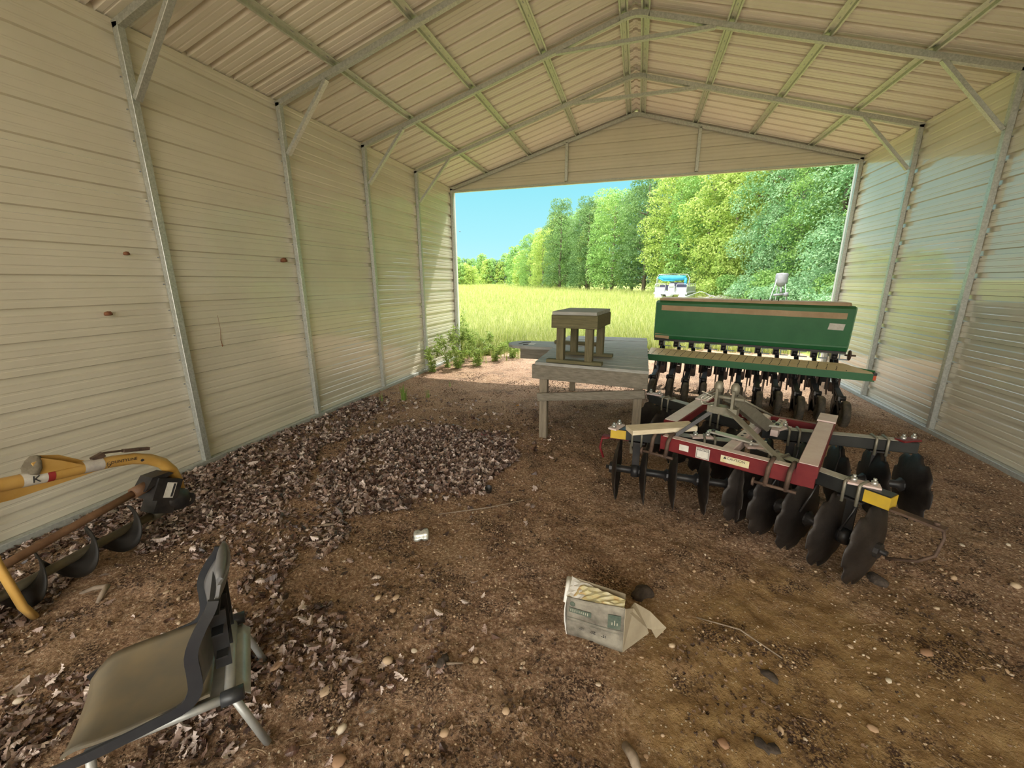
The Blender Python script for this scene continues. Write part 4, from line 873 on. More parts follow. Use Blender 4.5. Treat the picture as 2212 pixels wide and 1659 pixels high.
for x in (-.205, .205):
    mb = MB(); z0 = gh1(2.45, .86)+.0; mb.tube([(x, -.07, SZ-.03), (x*1.03, -.145, .0)], .014, 10); mb.build('leg', M_leg, ch)
    mb = MB(); mb.tube([(x*.83, .32, SZ-.05), (x*.9, .35, .0)], .014, 10); mb.build('leg', M_leg, ch)
    mb = MB(); mb.tube([(x, -.105, SZ-.03), (x, -.035, SZ-.028)], .026, 12); mb.build('pivot_knob', M_plas, ch)
mb = MB(); mb.grid(lambda u, v: Vector(((u-.5)*.36, -.12+v*.16, SZ-.045-.03*(v < .1))), 6, 6, thick=(0, 0, -.006)); o = mb.build('mounting_plate', M_leg, ch)

# ---------------- crushed carton
cb = thing('cardboard_box', 'crumpled grey cardboard box with green print, on the open floor in front of the harrow', 'box', (3.89, 1.74, 0), (0, 0, math.radians(-5)))
M_card = mat('dirty_cardboard', (.27, .245, .19), .85, ramp=[(.3, (.09, .08, .06)), (.45, (.20, .18, .145)), (.6, (.30, .275, .22))], scale=9, detail=8)
M_flap = mat('brown_cardboard_flap', (.40, .34, .24), .85, vary=(.32, .27, .19), scale=8, detail=6)
M_wliner = mat('white_carton_liner', (.72, .70, .66), .6, vary=(.85, .84, .8), scale=10); M_yliner = mat('yellow_carton_liner', (.62, .52, .22), .6, ramp=[(.35, (.75, .72, .60)), (.52, (.62, .55, .30)), (.66, (.60, .30, .10))], scale=7)
hz = .245
mb = MB(); mb.grid(lambda u, v: Vector((-.14+.28*u, -.045-.02*v+.004*math.sin(5*u+3*v), hz*v+.02*v*u)), 10, 8, thick=(0, .004, 0)); pf = mb.build('front_panel', M_card, cb)
mb = MB(); mb.grid(lambda u, v: Vector((-.14-.012*math.sin(v*PI), -.045-.02*v+.115*u, (hz+.03*u)*v)), 6, 6, thick=(.004, 0, 0)); mb.build('side_panel', M_wliner, cb)
mb = MB(); mb.grid(lambda u, v: Vector((-.14+.27*u, .075-.02*v, (hz-.0*u)*v+.02*v*(1-u))), 8, 6, thick=(0, .004, 0)); mb.build('back_panel', M_flap, cb)
mb = MB(); rr = np.random.default_rng(5).uniform(-.006, .006, (13, 6))
mb.grid(lambda u, v: Vector((-.14+.275*u, -.062+.115*v*(1-.5*u), hz+.018*u-.002+.016*(1-u)*v+rr[int(u*12)][int(v*5)])), 12, 5, 0, False); mb.build('torn_liner', M_yliner, cb)
mb = MB(); mb.grid(lambda u, v: Vector((-.142+.085*u+.03*v*u, -.063+.11*v, hz+.004+.022*v*(1-u)+.004*math.sin(9*u+7*v))), 5, 5, 0, False); mb.tube([(-.15, .03, hz+.03), (-.145, -.03, hz+.02), (-.15, -.06, hz-.04)], [.014, .010, .006], 8); mb.build('white_liner', M_wliner, cb)
mb = MB(); mb.add([(.14, -.062, hz+.02), (.14, -.045, .0), (.25, .105, .012), (.24, .10, .045), (.17, .02, .21)], [(0, 1, 2, 3, 4)], 0); mb.add([(.15, -.03, hz-.02), (.175, .07, .20), (.25, .13, .12), (.335, .155, .025), (.29, .085, .012), (.265, .10, .04), (.245, .085, .055)], [(0, 6, 1), (1, 6, 2), (2, 6, 5, 3), (3, 5, 4)], 0)
fl_ = mb.build('torn_flap', M_flap, cb); sm_ = fl_.modifiers.new('thick', 'SOLIDIFY'); sm_.thickness = .004
M_gprint = mat('green_print', (.06, .09, .07), .85, vary=(.14, .16, .12), scale=14)
def pr_(nm, x0, x1, z0, z1, m, off=.0012):
    f = lambda x, z: (x, -.045-.02*(z/hz)-.0035-off+.004*math.sin(5*((x+.14)/.28)+3*(z/hz)), z+.02*(z/hz)*((x+.14)/.28)); mb = MB(); n_ = 6
    for k in range(n_):
        a_, b_ = x0+(x1-x0)*k/n_, x0+(x1-x0)*(k+1)/n_; mb.add([f(a_, z0), f(b_, z0), f(b_, z1), f(a_, z1)], [(0, 1, 2, 3)])
    return mb.build(nm, m, pf, fixn=False)
pr_('print_panel', -.125, -.015, .155, .185, M_gprint); pr_('print_panel', .065, .125, .125, .20, M_gprint)
mb = MB(); mb.lathe([(0, 0), (.013, 0), (.013, .0005), (0, .0005)], (-.108, -.0665, .212), (0, -1, .08), 16); mb.build('print_roundel', M_gprint, pf)
M_cardl = mat('pale_print', (.45, .43, .34), .85)
for k in range(9): h_ = random.uniform(.010, .018); pr_('print_stroke', -.118+k*.0105, -.1145+k*.0105, .170-h_/2, .170+h_/2, M_cardl, .002)
for k in range(3): pr_('print_stroke', .083+k*.012, .087+k*.012, .145, .16+.012*(k == 1), M_cardl, .002)
pr_('print_line', -.135, .135, .118, .120, M_gprint); pr_('print_line', -.135, .125, .100, .101, M_gprint)
for k, (x, t_) in enumerate(((-.06, '-01'), (-.005, '-SZ'), (.05, '-21'))): text_obj(t_, .020, pf, (x, -.0575+.001*k, .072-.004*k), (PI/2, 0, 0), M_ink)

# ---------------- litter that can be named
def lump(name, loc, r, m, seed, label, cat, sq=.7, n=12, amp=.3):
    rg = np.random.default_rng(seed); ph = rg.uniform(0, 6.28, 6); mb = MB(); pf_ = []
    for k in range(8): t = -PI/2+PI*k/7; pf_.append((max(r*math.cos(t), 0), r*sq*math.sin(t)))
    mb.lathe(pf_, (0, 0, r*sq*.55), (0, 0, 1), n, rad=lambda a, q: 1+amp*math.sin(2*a+ph[0])+amp*.6*math.sin(3*a+ph[1])+amp*.4*math.sin(5*a+q*60+ph[2]))
    return tag(mb.build(name, m, loc=(loc[0], loc[1], gh1(loc[0], loc[1])+(loc[2] if len(loc) > 2 else 0))), label, cat)
M_can = mat('crushed_can', (.72, .74, .70), .3, .5, vary=(.35, .38, .35), scale=30, detail=3)
mb = MB(); mb.lathe([(0, -.052), (.024, -.052), (.032, -.044), (.033, -.02), (.024, 0), (.033, .022), (.032, .044), (.025, .052), (0, .050)], (0, 0, .026), (.9, .35, .12), 20, rad=lambda a, q: 1+.22*math.sin(2*a)+.10*math.sin(5*a)); tag(mb.build('drink_can', M_can, loc=(2.63, 2.23, gh1(2.63, 2.23))), 'crushed silver drink can lying on the dirt right of the leaves', 'can')
mb = MB(); mb.lathe([(.0, .0), (.022, .0), (.030, .055), (.031, .056), (.028, .055), (.021, .004), (0, .004)], (0, 0, .004), (.1, -.45, .8), 20); tag(mb.build('small_cup', M_black, loc=(2.87, 2.97, gh1(2.87, 2.97)+.008)), 'small black open pipe end at the edge of the round leaf drift', 'cup')
mb = MB(); mb.tube([(-.05, 0, .01), (-.02, .012, .02), (.01, .0, .012), (.05, .015, .016)], [.004, .010, .008, .004], 6, flat=.4); tag(mb.build('pink_ribbon', mat('pink_plastic', (.75, .10, .25), .5), loc=(2.37, 4.13, gh1(2.37, 4.13)+.015)), 'scrap of pink plastic ribbon on the leaf drift', 'ribbon')
M_clod = mat('dark_clod', (.035, .026, .02), .95, vary=(.08, .06, .045), scale=25, bump=1)
lump('dirt_clod', (4.12, 2.10), .055, M_clod, 1, 'dark matted clod of dirt beyond the cardboard box', 'clod'); lump('dirt_clod', (3.22, 1.37), .030, M_clod, 2, 'small dark clod left of the cardboard box', 'clod'); lump('dirt_clod', (5.47, 2.62), .045, M_clod, 3, 'black clod against the nearest harrow disc', 'clod')
lump('dirt_clod', (4.68, 1.76), .030, M_clod, 4, 'dark clod on the cracked clay at lower right', 'clod', .5); lump('dirt_clod', (4.58, 1.42), .032, M_clod, 5, 'low dark clod near the bottom edge, right of the box', 'clod', .3, 14, .5); lump('dirt_clod', (2.43, 5.43), .022, mat('orange_clay', (.45, .22, .05), .9), 6, 'orange lump of clay on the floor left of the plank table', 'clod')
M_bark = mat('grey_bark', (.20, .15, .11), .85, vary=(.34, .27, .20), scale=14, detail=7, bump=.5)
def twig(name, pts, r, label, cat='stick', m=M_bark):
    x0, y0 = pts[0][0], pts[0][1]; mb = MB(); P = [(x-x0, y-y0, gh1(x, y)-gh1(x0, y0)+z) for x, y, z in pts]; mb.tube(P, r, 8); return tag(mb.build(name, m, loc=(x0, y0, gh1(x0, y0)+.002)), label, cat)
twig('root', [(1.02, 1.17, .0), (1.08, 1.21, .03), (1.15, 1.23, .035), (1.18, 1.19, .02), (1.20, 1.15, .0)], [.008, .013, .016, .014, .008], 'short crooked grey root sticking up between the digger and the chair', 'root')
twig('stick', [(3.13, 1.33, .006), (3.22, 1.36, .008), (3.31, 1.40, .006)], [.005, .007, .004], 'straight stick on the dirt left of the cardboard box')
twig('bark_chip', [(1.80, 2.13, .008), (1.87, 2.16, .012), (1.97, 2.21, .008)], [.006, .013, .005], 'dark chip of bark on the bare patch among the leaves', 'bark')
twig('stick', [(2.60, 2.55, .006), (2.95, 2.72, .012), (3.25, 2.95, .008)], [.004, .005, .003], 'long thin stick beside the small black pipe end')
twig('stick', [(4.40, 2.02, .006), (4.60, 1.98, .01), (4.76, 1.87, .006)], [.003, .004, .003], 'thin curved stick on the clay right of the cardboard box')
twig('wood_chunk', [(4.05, 1.26, .01), (4.08, 1.22, .02), (4.10, 1.17, .01)], [.016, .020, .014], 'short weathered chunk of wood at the bottom edge, right of middle', 'wood')
twig('stick', [(5.05, 4.6, .004), (5.3, 4.8, .01), (5.7, 4.9, .004)], [.003, .004, .003], 'thin pale stick on the floor under the drill')
# dauber nests and the hanging string on the left wall
M_mud = mat('red_mud', (.16, .06, .03), .95, vary=(.28, .12, .06), scale=30, bump=.8)
for (y, z, s_, l) in ((2.42, 1.99, .020, 'small brown mud dauber nest on the left wall, highest near the first post'), (2.20, 1.52, .024, 'dark mud dauber nest on the left wall, lower and furthest left'), (4.01, 2.01, .036, 'largest mud dauber nest on the left wall, beside the second post')):
    mb = MB(); mb.lathe([(0, -s_*1.2), (s_*.6, -s_*.9), (s_*.75, 0), (s_*.6, s_*.9), (0, s_*1.2)], (0, 0, 0), (0, 1, .1), 9, rad=lambda a, q: 1+.2*math.sin(3*a)); tag(mb.build('mud_dauber_nest', M_mud, loc=(-.05+.012, y, z)), l, 'nest', 'mud dauber nests on the left wall')
mb = MB(); mb.tube([(0, 0, .30), (0, .004, .15), (0, -.012, .05), (0, -.006, 0)], [.0012, .0015, .003, .003], 5); mb.lathe([(0, -.012), (.008, 0), (0, .012)], (0, -.006, -.008), (0, 0, 1), 6); tag(mb.build('mud_string', M_mud, loc=(-.052, 3.10, 1.14)), 'thin dark string of mud hanging on the left wall', 'string')
# ================================================================== outdoors
M_fol = [island('foliage_yellow_green', [(.18, .30, .05), (.32, .45, .09), (.46, .56, .16), (.25, .38, .07)], .5, trans=.34, nscale=.5),
         island('foliage_mid_green', [(.10, .23, .05), (.19, .36, .09), (.32, .49, .15), (.14, .29, .07)], .5, trans=.32, nscale=.5),
         island('foliage_blue_green', [(.09, .23, .09), (.19, .38, .17), (.36, .54, .31), (.14, .32, .12)], .42, trans=.32, nscale=.6),
         island('foliage_dark', [(.06, .13, .05), (.11, .21, .07), (.17, .29, .10), (.22, .34, .12)], .55, trans=.35, nscale=.4)]
M_trunk = mat('tree_bark', (.10, .08, .06), .9, vary=(.2, .17, .13), scale=4, detail=6, stretch=(6, 6, 1))
def leafcloud(seed, blobs, per, size, flat=.55):
    """blobs: (x,y,z,r). Leaf sprays: small quads lying on the blob shells"""
    r = np.random.default_rng(seed); C_, N_ = [], []
    for bx, by, bz, br in blobs:
        n = int(per*br*br); v = r.normal(size=(n, 3)); v /= np.linalg.norm(v, axis=1)[:, None]; v[:, 2] = np.where(v[:, 2] < -.5, -v[:, 2], v[:, 2])
        lump = 1+.22*np.sin(v[:, 0]*5+seed)*np.sin(v[:, 1]*6+bx)*np.cos(v[:, 2]*5+by); rad = br*(.62+.42*r.random(n)**.5)*lump
        C_.append(np.array([bx, by, bz])+v*rad[:, None]*np.array([1, 1, .85])); N_.append(v)
    c = np.concatenate(C_); nn = np.concatenate(N_); k = len(c); nn = nn*.5+r.normal(size=(k, 3))*.55+np.array([0, 0, .5]); nn /= np.linalg.norm(nn, axis=1)[:, None]
    t = np.cross(nn, r.normal(size=(k, 3))); t /= np.linalg.norm(t, axis=1)[:, None]; b = np.cross(nn, t); s = size*(.6+.8*r.random(k))[:, None]
    P = np.stack([c-t*s*.6, c-b*s*.32+t*s*.05, c+t*s*.6-nn*s*.15, c+b*s*.32+t*s*.05], 1).reshape(-1, 3); return P, np.arange(4*k).reshape(k, 4)
def tree_proto(seed, H, R, low, per, size, m, mid=0.5, cone=.25, nb=46):
    r = np.random.default_rng(seed); bl = []
    for i in range(nb):
        h = low+(H-low)*((i+.5)/nb); q = (h-low)/(H-low); env = R*math.sqrt(max(.06, 1-((q-.42)/.62)**2))*(1-cone*q); a = i*2.4+r.uniform(-.4, .4); d = env*(.45+.4*r.random())
        bl.append((d*math.cos(a), d*math.sin(a), h, R*r.uniform(.26, .42)*(1-.2*q)))
    P, Q = leafcloud(seed, bl, per, size); root = bpy.data.objects.new('tree', None); COL.objects.link(root)
    cr = fastmesh('crown', P, Q, m, False, root)
    mb = MB(); mb.tube([(0, 0, -.2), (.1, .05, H*.3), (-.1, .1, H*.6), (0, 0, H*.88)], [H*.018, H*.014, H*.009, .03], 9)
    for i in range(14):
        b_ = bl[int((i+1)*nb/16)]; z0 = max(.8, b_[2]-1.2); mb.tube([(0, 0, z0), (b_[0]*.5, b_[1]*.5, z0+.5), (b_[0], b_[1], b_[2])], [H*.006, H*.004, .015], 6)
    mb.build('trunk', M_trunk, root); return root
def place(proto, used, x, y, s, rz_, label, group, cat='tree', name=None, m=None):
    o = proto if not used[0] else copy_tree(proto); used[0] = True
    o.location = (x, y, -.05); o.scale = (s, s, s*random.uniform(.95, 1.06)); o.rotation_euler = (0, 0, rz_); return tag(o, label, cat, group)
near = [(tree_proto(101, 15, 4.2, .8, 560, .12, M_fol[2], nb=60), [False]), (tree_proto(102, 15, 4.0, .7, 560, .12, M_fol[1], nb=60), [False])]
midt = [(tree_proto(103, 15.5, 5.0, .7, 230, .20, M_fol[0], cone=.1, nb=52), [False]), (tree_proto(104, 15.5, 4.8, .8, 230, .20, M_fol[1], cone=.1, nb=52), [False]), (tree_proto(105, 16, 4.4, .8, 230, .20, M_fol[3], cone=.25, nb=52), [False])]
fart = [(tree_proto(106, 15, 5.2, .5, 40, .55, M_fol[1], nb=36), [False]), (tree_proto(107, 15, 5.0, .5, 40, .55, M_fol[3], nb=36), [False]), (tree_proto(108, 12, 5.2, .4, 40, .55, M_fol[0], nb=34), [False])]
row1 = [(17.2, 13.5, near, 0, .85, 'leafy tree hidden mostly behind the right wall, nearest the shed'), (16.6, 18.5, near, 0, .98, 'blue-green leafy tree nearest the right post of the far opening'), (16.9, 23.2, near, 1, 1.0, 'tall green tree behind the game feeder'),
 (16.3, 27.8, near, 0, 1.05, 'blue-green tree above the left end of the green hopper lid'), (16.2, 32.5, near, 1, 1.04, 'leafy tree right of the parked boat'), (15.4, 37.5, near, 0, 1.08, 'tall tree directly behind the parked boat'),
 (14.6, 43.0, midt, 0, 1.05, 'tall yellow-green tree whose top reaches the header'), (13.2, 49.0, midt, 0, 1.05, 'bright yellow-green tree above and left of the boat'), (11.5, 55.0, midt, 1, 1.10, 'green tree just left of the boat, topping the tree line'),
 (8.6, 61.0, midt, 0, 1.02, 'yellow-green rounded tree in the middle of the wood edge'), (4.8, 67.5, midt, 2, 1.12, 'tall dark pointed tree in the middle of the wood edge'), (-.4, 74.0, midt, 1, 1.05, 'green tree where the tree line steps down'),
 (-5.6, 82.0, midt, 2, 1.02, 'dark tree left of the step in the tree line'), (-12.5, 91.0, midt, 2, 1.08, 'dark rounded tree toward the far end of the wood edge'), (-19, 103, midt, 0, .86, 'small yellow-green tree near the far end of the wood edge'), (-26, 118, midt, 1, .92, 'mid-green tree near the far end of the wood edge'), (-33, 136, fart, 2, .95, 'pale green tree at the far tip of the wood edge'), (-42, 158, fart, 0, 1.0, 'last tree of the wood edge before the distant tree line')]
for x, y, fam, k, s, lb in row1: place(fam[k][0], fam[k][1], x, y, s, random.uniform(0, 6.28), lb, 'trees of the wood edge')
for i in range(22):
    t = i/21; y = 15+t*125; x = np.interp(y, [15, 40, 60, 75, 90, 105, 140], [22, 20, 15, 6.5, -4, -13, -28])+random.uniform(-1, 1); fam = near if y < 22 else midt; k = random.randrange(len(fam))
    place(fam[k][0], fam[k][1], x, y, random.uniform(1.0, 1.16), random.uniform(0, 6.28), 'tree standing in the wood behind the front row', 'trees behind the front row')
for i in range(26):
    t = i/25; x = -128+t*72; y = 268-t*52+random.uniform(-8, 8); k = i % 3
    place(fart[k][0], fart[k][1], x, y, random.uniform(.85, 1.15), random.uniform(0, 6.28), 'distant tree of the low line beyond the field at left', 'distant trees')
for i in range(7):
    t = i/6; x = -84+t*14; y = 172+t*10; k = (2, 0, 2)[i % 3]
    place(fart[k][0], fart[k][1], x, y, random.uniform(.62, .78), random.uniform(0, 6.28), 'rounded green tree at the left end of the field, in front of the distant line', 'trees at the left end of the field')
# bushes along the foot of the wood
def bush_proto(seed, m, size=.11, per=700):
    r = np.random.default_rng(seed); bl = [(r.uniform(-1.1, 1.1), r.uniform(-1.1, 1.1), r.uniform(.3, 1.5), r.uniform(.45, .8)) for _ in range(11)]; P, Q = leafcloud(seed, bl, per, size)
    root = bpy.data.objects.new('bush', None); COL.objects.link(root); fastmesh('foliage', P, Q, m, False, root); mb = MB()
    for b in bl: mb.tube([(0, 0, -.1), (b[0]*.5, b[1]*.5, b[2]*.5), b[:3]], [.03, .02, .008], 5)
    mb.build('stem', M_trunk, root); return root
bp0 = [(bush_proto(201, M_fol[2]), [False]), (bush_proto(202, M_fol[1]), [False]), (bush_proto(203, M_fol[0], .2, 260), [False])]
for i in range(30):
    y = 14.5+i*1.55; x = np.interp(y, [14, 20, 25, 35, 45, 60], [12.2, 12.3, 13.0, 12.3, 10.5, 7.0])+random.uniform(-.5, .6); k = random.choice((0, 0, 1)) if y < 40 else 2
    place(bp0[k][0], bp0[k][1], x, y, random.uniform(.75, 1.25), random.uniform(0, 6.28), 'low bush along the foot of the wood edge' if y > 31 else 'low blue-green bush at the wood edge behind the green hopper', 'bushes beyond the boat' if y > 31 else 'bushes behind the hopper', 'bush')

# field grass
M_grass = island('field_grass', [(.12, .18, .04), (.27, .33, .07), (.40, .43, .12), (.22, .28, .06), (.55, .54, .28), (.32, .37, .09)], .6, trans=.35)
M_grassb = island('shade_grass', [(.16, .26, .05), (.28, .40, .10)], .6, trans=.35)
def tuft_var(seed, nb=5):
    r = np.random.default_rng(seed); V, Q = [], []
    for i in range(nb):
        a = r.uniform(0, 6.28); lean = r.uniform(.05, .45); h = r.uniform(.6, 1.0); w_ = .022; bx, by = r.uniform(-.12, .12, 2); ca, sa = math.cos(a), math.sin(a); b = len(V)
        for t in (0, .5, 1.0):
            cx, cy, cz = bx+ca*lean*t*t*h, by+sa*lean*t*t*h, h*t*(1-.15*t*lean); ww = w_*(1-.85*t)
            V += [(cx-sa*ww, cy+ca*ww, cz), (cx+sa*ww, cy-ca*ww, cz)]
        Q += [(b, b+1, b+3, b+2), (b+2, b+3, b+5, b+4)]
    return np.array(V), np.array(Q)
GV = [tuft_var(i) for i in range(8)]
rg = np.random.default_rng(77); n = 62000
y = 9.2/(1-rg.random(n)*.965)**1.0; y = np.minimum(y, 250*rg.random(n)+9) * (y > 250)+y*(y <= 250)
xl = 4-.62*y; xr = np.interp(y, [9, 14, 20, 40, 60, 75, 90, 120, 180, 260], [11, 12.5, 13.5, 12, 9, 1, -9, -20, -42, -60]); x = xl+(xr-xl)*rg.random(n)
bound = 10.15+1.3*vnoise(x, y, .8, 71)+.5*vnoise(x, y, 3, 72)-2.0*np.clip((1.4-x)/1.4, 0, 1)+1.6*np.clip((x-2.2)/3, 0, 1)
keep = (y > bound); x, y = x[keep], y[keep]; D_ = y; h = np.where(D_ < 30, .34+.22*rg.random(len(x)), .45+.25*rg.random(len(x)))*(1+np.clip(D_/140, 0, 1.2))*np.clip(.45+(y-bound[keep])/2.2, .3, 1)
for nm, a, b, lb in (('near_grass', 0, 18, 'knee-high yellow-green grass just beyond the far opening'), ('field_grass', 18, 400, 'tall yellow-green grass covering the wide field')):
    I = (y >= a) & (y < b); tag(scatter(nm, GV, np.stack([x[I], y[I], np.where(y[I] < 14, gh(x[I], y[I]), -.07)], -1), h[I], .12, M_grass, rg), lb, 'grass', kind='stuff')
# weeds in the left corner of the opening, one plant each
M_weed = island('weed_leaf', [(.15, .24, .05), (.28, .38, .08), (.42, .50, .18)], .5, trans=.4)
def weed(x, y, H, seed, label, spread=.16, n=70, sz=.05):
    r = np.random.default_rng(seed); root = thing('weed', label, 'plant', (x, y, gh1(x, y)), group='weeds at the left side of the opening'); st_ = MB(); Cs, Ns = [], []
    for k in range(5):
        a = r.uniform(0, 6.28); l = r.uniform(.2, 1)*spread; hh = H*r.uniform(.6, 1); P = [(0, 0, 0), (l*.3*math.cos(a), l*.3*math.sin(a), hh*.5), (l*math.cos(a), l*math.sin(a), hh)]; st_.tube(P, [.004, .003, .0015], 5)
        for q in r.random(n//5): c = np.array(P[1])*(1-q)+np.array(P[2])*q if q > .35 else np.array(P[1])*q*2.5; Cs.append(c+r.normal(size=3)*.022)
    c = np.array(Cs); k = len(c); nn = r.normal(size=(k, 3))*.5+np.array([0, 0, .7]); nn /= np.linalg.norm(nn, axis=1)[:, None]; t = np.cross(nn, r.normal(size=(k, 3))); t /= np.linalg.norm(t, axis=1)[:, None]; b = np.cross(nn, t); s = sz*(.6+.8*r.random(k))[:, None]
    P = np.stack([c, c+t*s-b*s*.25, c+t*s*2-nn*s*.4, c+t*s+b*s*.25], 1).reshape(-1, 3); fastmesh('leaves', P, np.arange(4*k).reshape(k, 4), M_weed, False, root); st_.build('stem', M_weed, root)
for i, (x, y, H, lb) in enumerate(((.20, 7.75, .95, 'tallest leafy weed, against the left wall inside the far opening'), (.12, 7.2, .62, 'leafy weed at the foot of the left wall nearest the camera'), (.45, 7.7, .55, 'bushy weed in the sun just right of the tallest one'), (.30, 8.25, .80, 'leafy weed beside the left end post'), (.75, 8.1, .45, 'low spreading weed right of the left end post'),
     (.55, 8.6, .7, 'upright weed just outside the left end post'), (.95, 8.7, .4, 'yellow-green weed at the front edge of the grass'), (1.25, 9.1, .38, 'low weed at the edge of the dirt left of the plank table'), (.25, 9.0, .75, 'tall weed behind the left end post'), (-.1, 9.3, 1.1, 'tall dry weed outside the left end post'), (.55, 9.3, .6, 'weed outside among the first grass'))): weed(x, y, H, 300+i, lb, .30, 480, .042)
def tuft(x, y, s, lb, seed, nb=18):
    V, Q = tuft_var(seed, nb); V = V*np.array([1.1, 1.1, 1])*s; me_o = fastmesh('grass_tuft', V, Q, M_grassb, False); me_o.location = (x, y, gh1(x, y)); tag(me_o, lb, 'grass')
GC = 0
while GC < 26:
    x_, y_ = random.uniform(.05, 1.7), random.uniform(7.3, 9.6)
    if y_ < 7.7+.75*x_: continue
    V_, Q_ = GV[GC % 8]; o = fastmesh('grass_clump', V_*np.array([1.3, 1.3, 1])*random.uniform(.22, .45), Q_, M_grass, False); o.location = (x_, y_, gh1(x_, y_)); tag(o, 'small grass clump among the weeds at the left edge of the opening', 'grass', 'grass clumps among the weeds'); GC += 1
tuft(.66, 5.25, .30, 'green grass tuft growing on the floor by the third left post', 5, 26); tuft(.95, 5.45, .20, 'small green tuft right of the larger floor tuft', 6, 12); tuft(.40, 5.05, .18, 'thin green sprig close to the left wall', 7, 8); tuft(.98, 6.2, .12, 'tiny green sprout near the sunlight edge', 8, 8)

# parked pontoon boat on its trailer, seen from the stern
M_bwhite = mat('boat_white', (.42, .44, .48), .4, vary=(.34, .36, .40), scale=3); M_blue = mat('blue_canvas', (.02, .24, .42), .6, vary=(.03, .32, .50), scale=3); M_alu = mat('aluminium', (.55, .60, .62), .4, .4); M_bdark = mat('boat_dark', (.05, .05, .09), .7)
bt = thing('pontoon_boat', 'white pontoon boat with a rolled blue canopy parked at the wood edge', 'boat', (6.55, 36.0, -.05), (0, 0, math.radians(-14)))
mb = MB(); mb.box((0, 2.6, .86), (2.5, 5.6, .12)); mb.box((0, -.2, .84), (2.56, .04, .16)); mb.build('deck', M_bwhite, bt)
for s_ in (-1, 1): mb = MB(); mb.tube([(s_*.92, -.25, .52), (s_*.92, 5, .52), (s_*.92, 5.8, .70)], [.30, .30, .05], 16); mb.build('pontoon', M_alu, bt)
for x0, x1 in ((-1.22, -.42), (.42, 1.22)):
    mb = MB(); mb.box(((x0+x1)/2, -.16, 1.12), (x1-x0-.06, .02, .40)); pn = mb.build('fence_panel', M_bwhite, bt)
    mb = MB(); mb.tube([(x0, -.16, .92), (x0, -.16, 1.50), (x0+.08, -.16, 1.58), (x1-.08, -.16, 1.58), (x1, -.16, 1.50), (x1, -.16, .92)], .022, 8); mb.build('rail', M_bwhite, pn)
for s_ in (-1, 1):
    mb = MB(); mb.box((s_*1.22, 2.3, 1.15), (.02, 4.8, .42)); sp_ = mb.build('side_panel', M_bwhite, bt); mb = MB(); mb.tube([(s_*1.22, -.1, .9), (s_*1.22, -.1, 1.58), (s_*1.22, 4.8, 1.58), (s_*1.22, 4.8, .9)], .022, 8)
    for k in range(4): mb.tube([(s_*1.22, .9*k+.6, .9), (s_*1.22, .9*k+.6, 1.58)], .016, 6)
    mb.build('rail', M_bwhite, sp_)
    mb = MB(); mb.tube([(s_*1.22, .6, 1.0), (s_*1.26, .5, 2.05), (s_*1.1, .45, 2.32), (0, .42, 2.36)], .025, 8); mb.tube([(s_*1.22, 1.4, 1.0), (s_*1.24, .7, 2.1)], .02, 8); mb.build('canopy_frame', M_bwhite, bt)
mb = MB(); mb.tube([(-1.05, .45, 2.1), (-.6, .45, 2.06), (0, .45, 2.04), (.7, .45, 2.05), (1.0, .45, 2.08)], [.16, .21, .22, .20, .15], 14); mb.tube([(.98, .4, 2.05), (1.02, .38, 1.5)], [.12, .10], 10); mb.tube([(-1.1, .4, 2.1), (-.7, .3, 1.85), (.2, .3, 1.82)], [.10, .06, .05], 8); mb.build('canopy', M_blue, bt)
mb = MB(); mb.box((0, .35, 1.15), (.5, .4, .5)); mb.tube([(0, .22, 1.3), (0, .22, 1.62)], [.27, .20], 14, flat=.4); mb.build('helm_seat', mat('boat_tan', (.40, .42, .40), .6), bt)
mb = MB(); mb.box((-.55, 1.2, 1.3), (1.0, .5, .4)); mb.box((.3, 1.6, 1.45), (1.3, .3, .5)); mb.build('bench_seat', M_bdark, bt)
mb = MB(); mb.lathe([(0, -.16), (.22, -.14), (.26, .0), (.20, .14), (0, .18)], (0, -.45, .72), (0, 0, 1), 14, rad=lambda a, q: 1+.25*abs(math.cos(a))); mb.bar((0, -.45, .6), (0, -.5, .0), .10, .14); mb.bar((-.35, -.3, .8), (.35, -.3, .8), .05, .1); mb.build('outboard_motor', M_alu, bt)
for s_ in (-1, 1): mb = MB(); mb.lathe([(0, -.09), (.2, -.10), (.31, -.09), (.33, 0), (.31, .09), (.2, .10), (0, .09)], (s_*.62, 1.6, .34), (1, 0, 0), 20); mb.build('trailer_wheel', M_bdark, bt)
mb = MB(); mb.bar((-.5, .2, .30), (-.5, 5, .38), .08, .10); mb.bar((.5, .2, .30), (.5, 5, .38), .08, .10); mb.bar((-.9, 1.6, .33), (.9, 1.6, .33), .08, .08); mb.build('trailer_frame', M_bdark, bt)
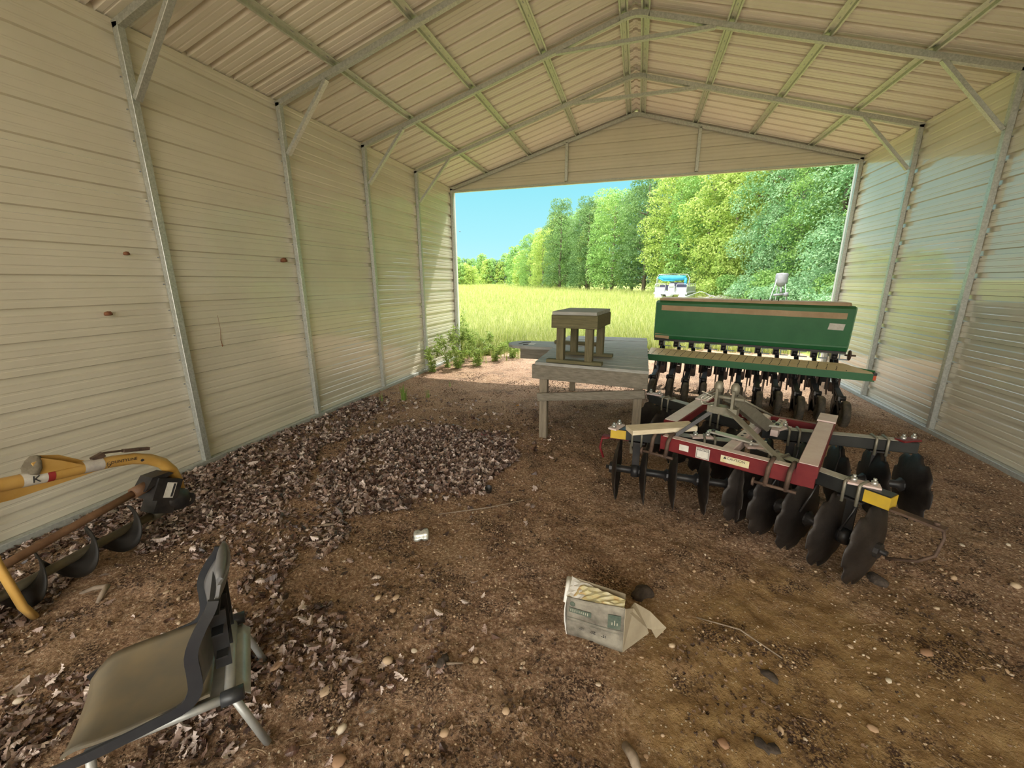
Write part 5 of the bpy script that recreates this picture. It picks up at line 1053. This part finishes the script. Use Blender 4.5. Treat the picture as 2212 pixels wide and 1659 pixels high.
# game feeder on a tripod
fd = thing('game_feeder', 'pale barrel feeder on thin white tripod legs in front of the bushes', 'feeder', (10.9, 24.6, -.05))
M_fdr = mat('feeder_grey', (.27, .27, .31), .5, vary=(.18, .18, .20), scale=3)
mb = MB(); mb.lathe([(0, 0), (.12, 0), (.27, .18), (.28, .22), (.28, .60), (.25, .66), (0, .68)], (.12, 0, 1.5), (0, 0, 1), 20); mb.build('barrel', M_fdr, fd)
for k, (x, y) in enumerate(((-.52, -.3), (.5, -.35), (.1, .6))):
    mb = MB(); mb.tube([(x, y, 0), (x*.25+.08, y*.3, 2.15)], .022, 8); mb.build('leg', M_bwhite, fd)
mb = MB(); mb.tube([(-.22, -.25, 1.08), (.28, -.30, 1.12)], .055, 10); mb.tube([(.22, -.30, 1.10), (.42, -.33, 1.13)], .10, 12); mb.tube([(.12, -.2, 1.2), (.12, -.05, 1.5)], .05, 8); mb.build('spreader', M_fdr, fd)
# heap of cut brush
mb = MB(); r = np.random.default_rng(9)
for k in range(130):
    a = r.uniform(0, 6.28); c = Vector((r.normal()*1.3, r.normal()*.6, 0)); c.z = max(.05, .75*math.exp(-(c.x**2)/2.4)*r.random()); d = Vector((math.cos(a), math.sin(a)*.6, r.uniform(-.25, .45)))*r.uniform(.4, 1.1); mb.tube([c-d*.5, c+Vector((0, 0, .08)), c+d*.5], [.022, .016, .006], 5)
tag(mb.build('brush_heap', mat('dead_branches', (.30, .28, .27), .9, vary=(.45, .43, .42), scale=3), loc=(9.3, 33.0, -.02)), 'heap of grey cut branches right of the boat', 'brush')
mb = MB(); mb.tube([(-1.6, 0, .4), (0, .1, 1.0), (1.6, 0, .35)], .02, 6); tag(mb.build('bent_pole', M_bwhite, loc=(8.5, 33.6, 0)), 'thin pale bent pole between the boat and the brush heap', 'pole')
# soaring bird
mb = MB(); mb.tube([(-.12, 0, 0), (0, 0, 0), (.16, 0, .01)], [.02, .045, .01], 8); mb.prism([(-.02, 0, 0), (.05, 0, 0), (.03, .34, .06), (-.04, .30, .06)], (0, 0, 0), (0, 0, .01)); mb.prism([(-.02, 0, 0), (-.04, -.30, .06), (.03, -.34, .06), (.05, 0, 0)], (0, 0, 0), (0, 0, .01)); tag(mb.build('bird', M_bdark, loc=(-20.3, 55.4, 8.6), rot=(.3, .2, .6)), 'small dark bird high in the sky near the left post', 'bird')
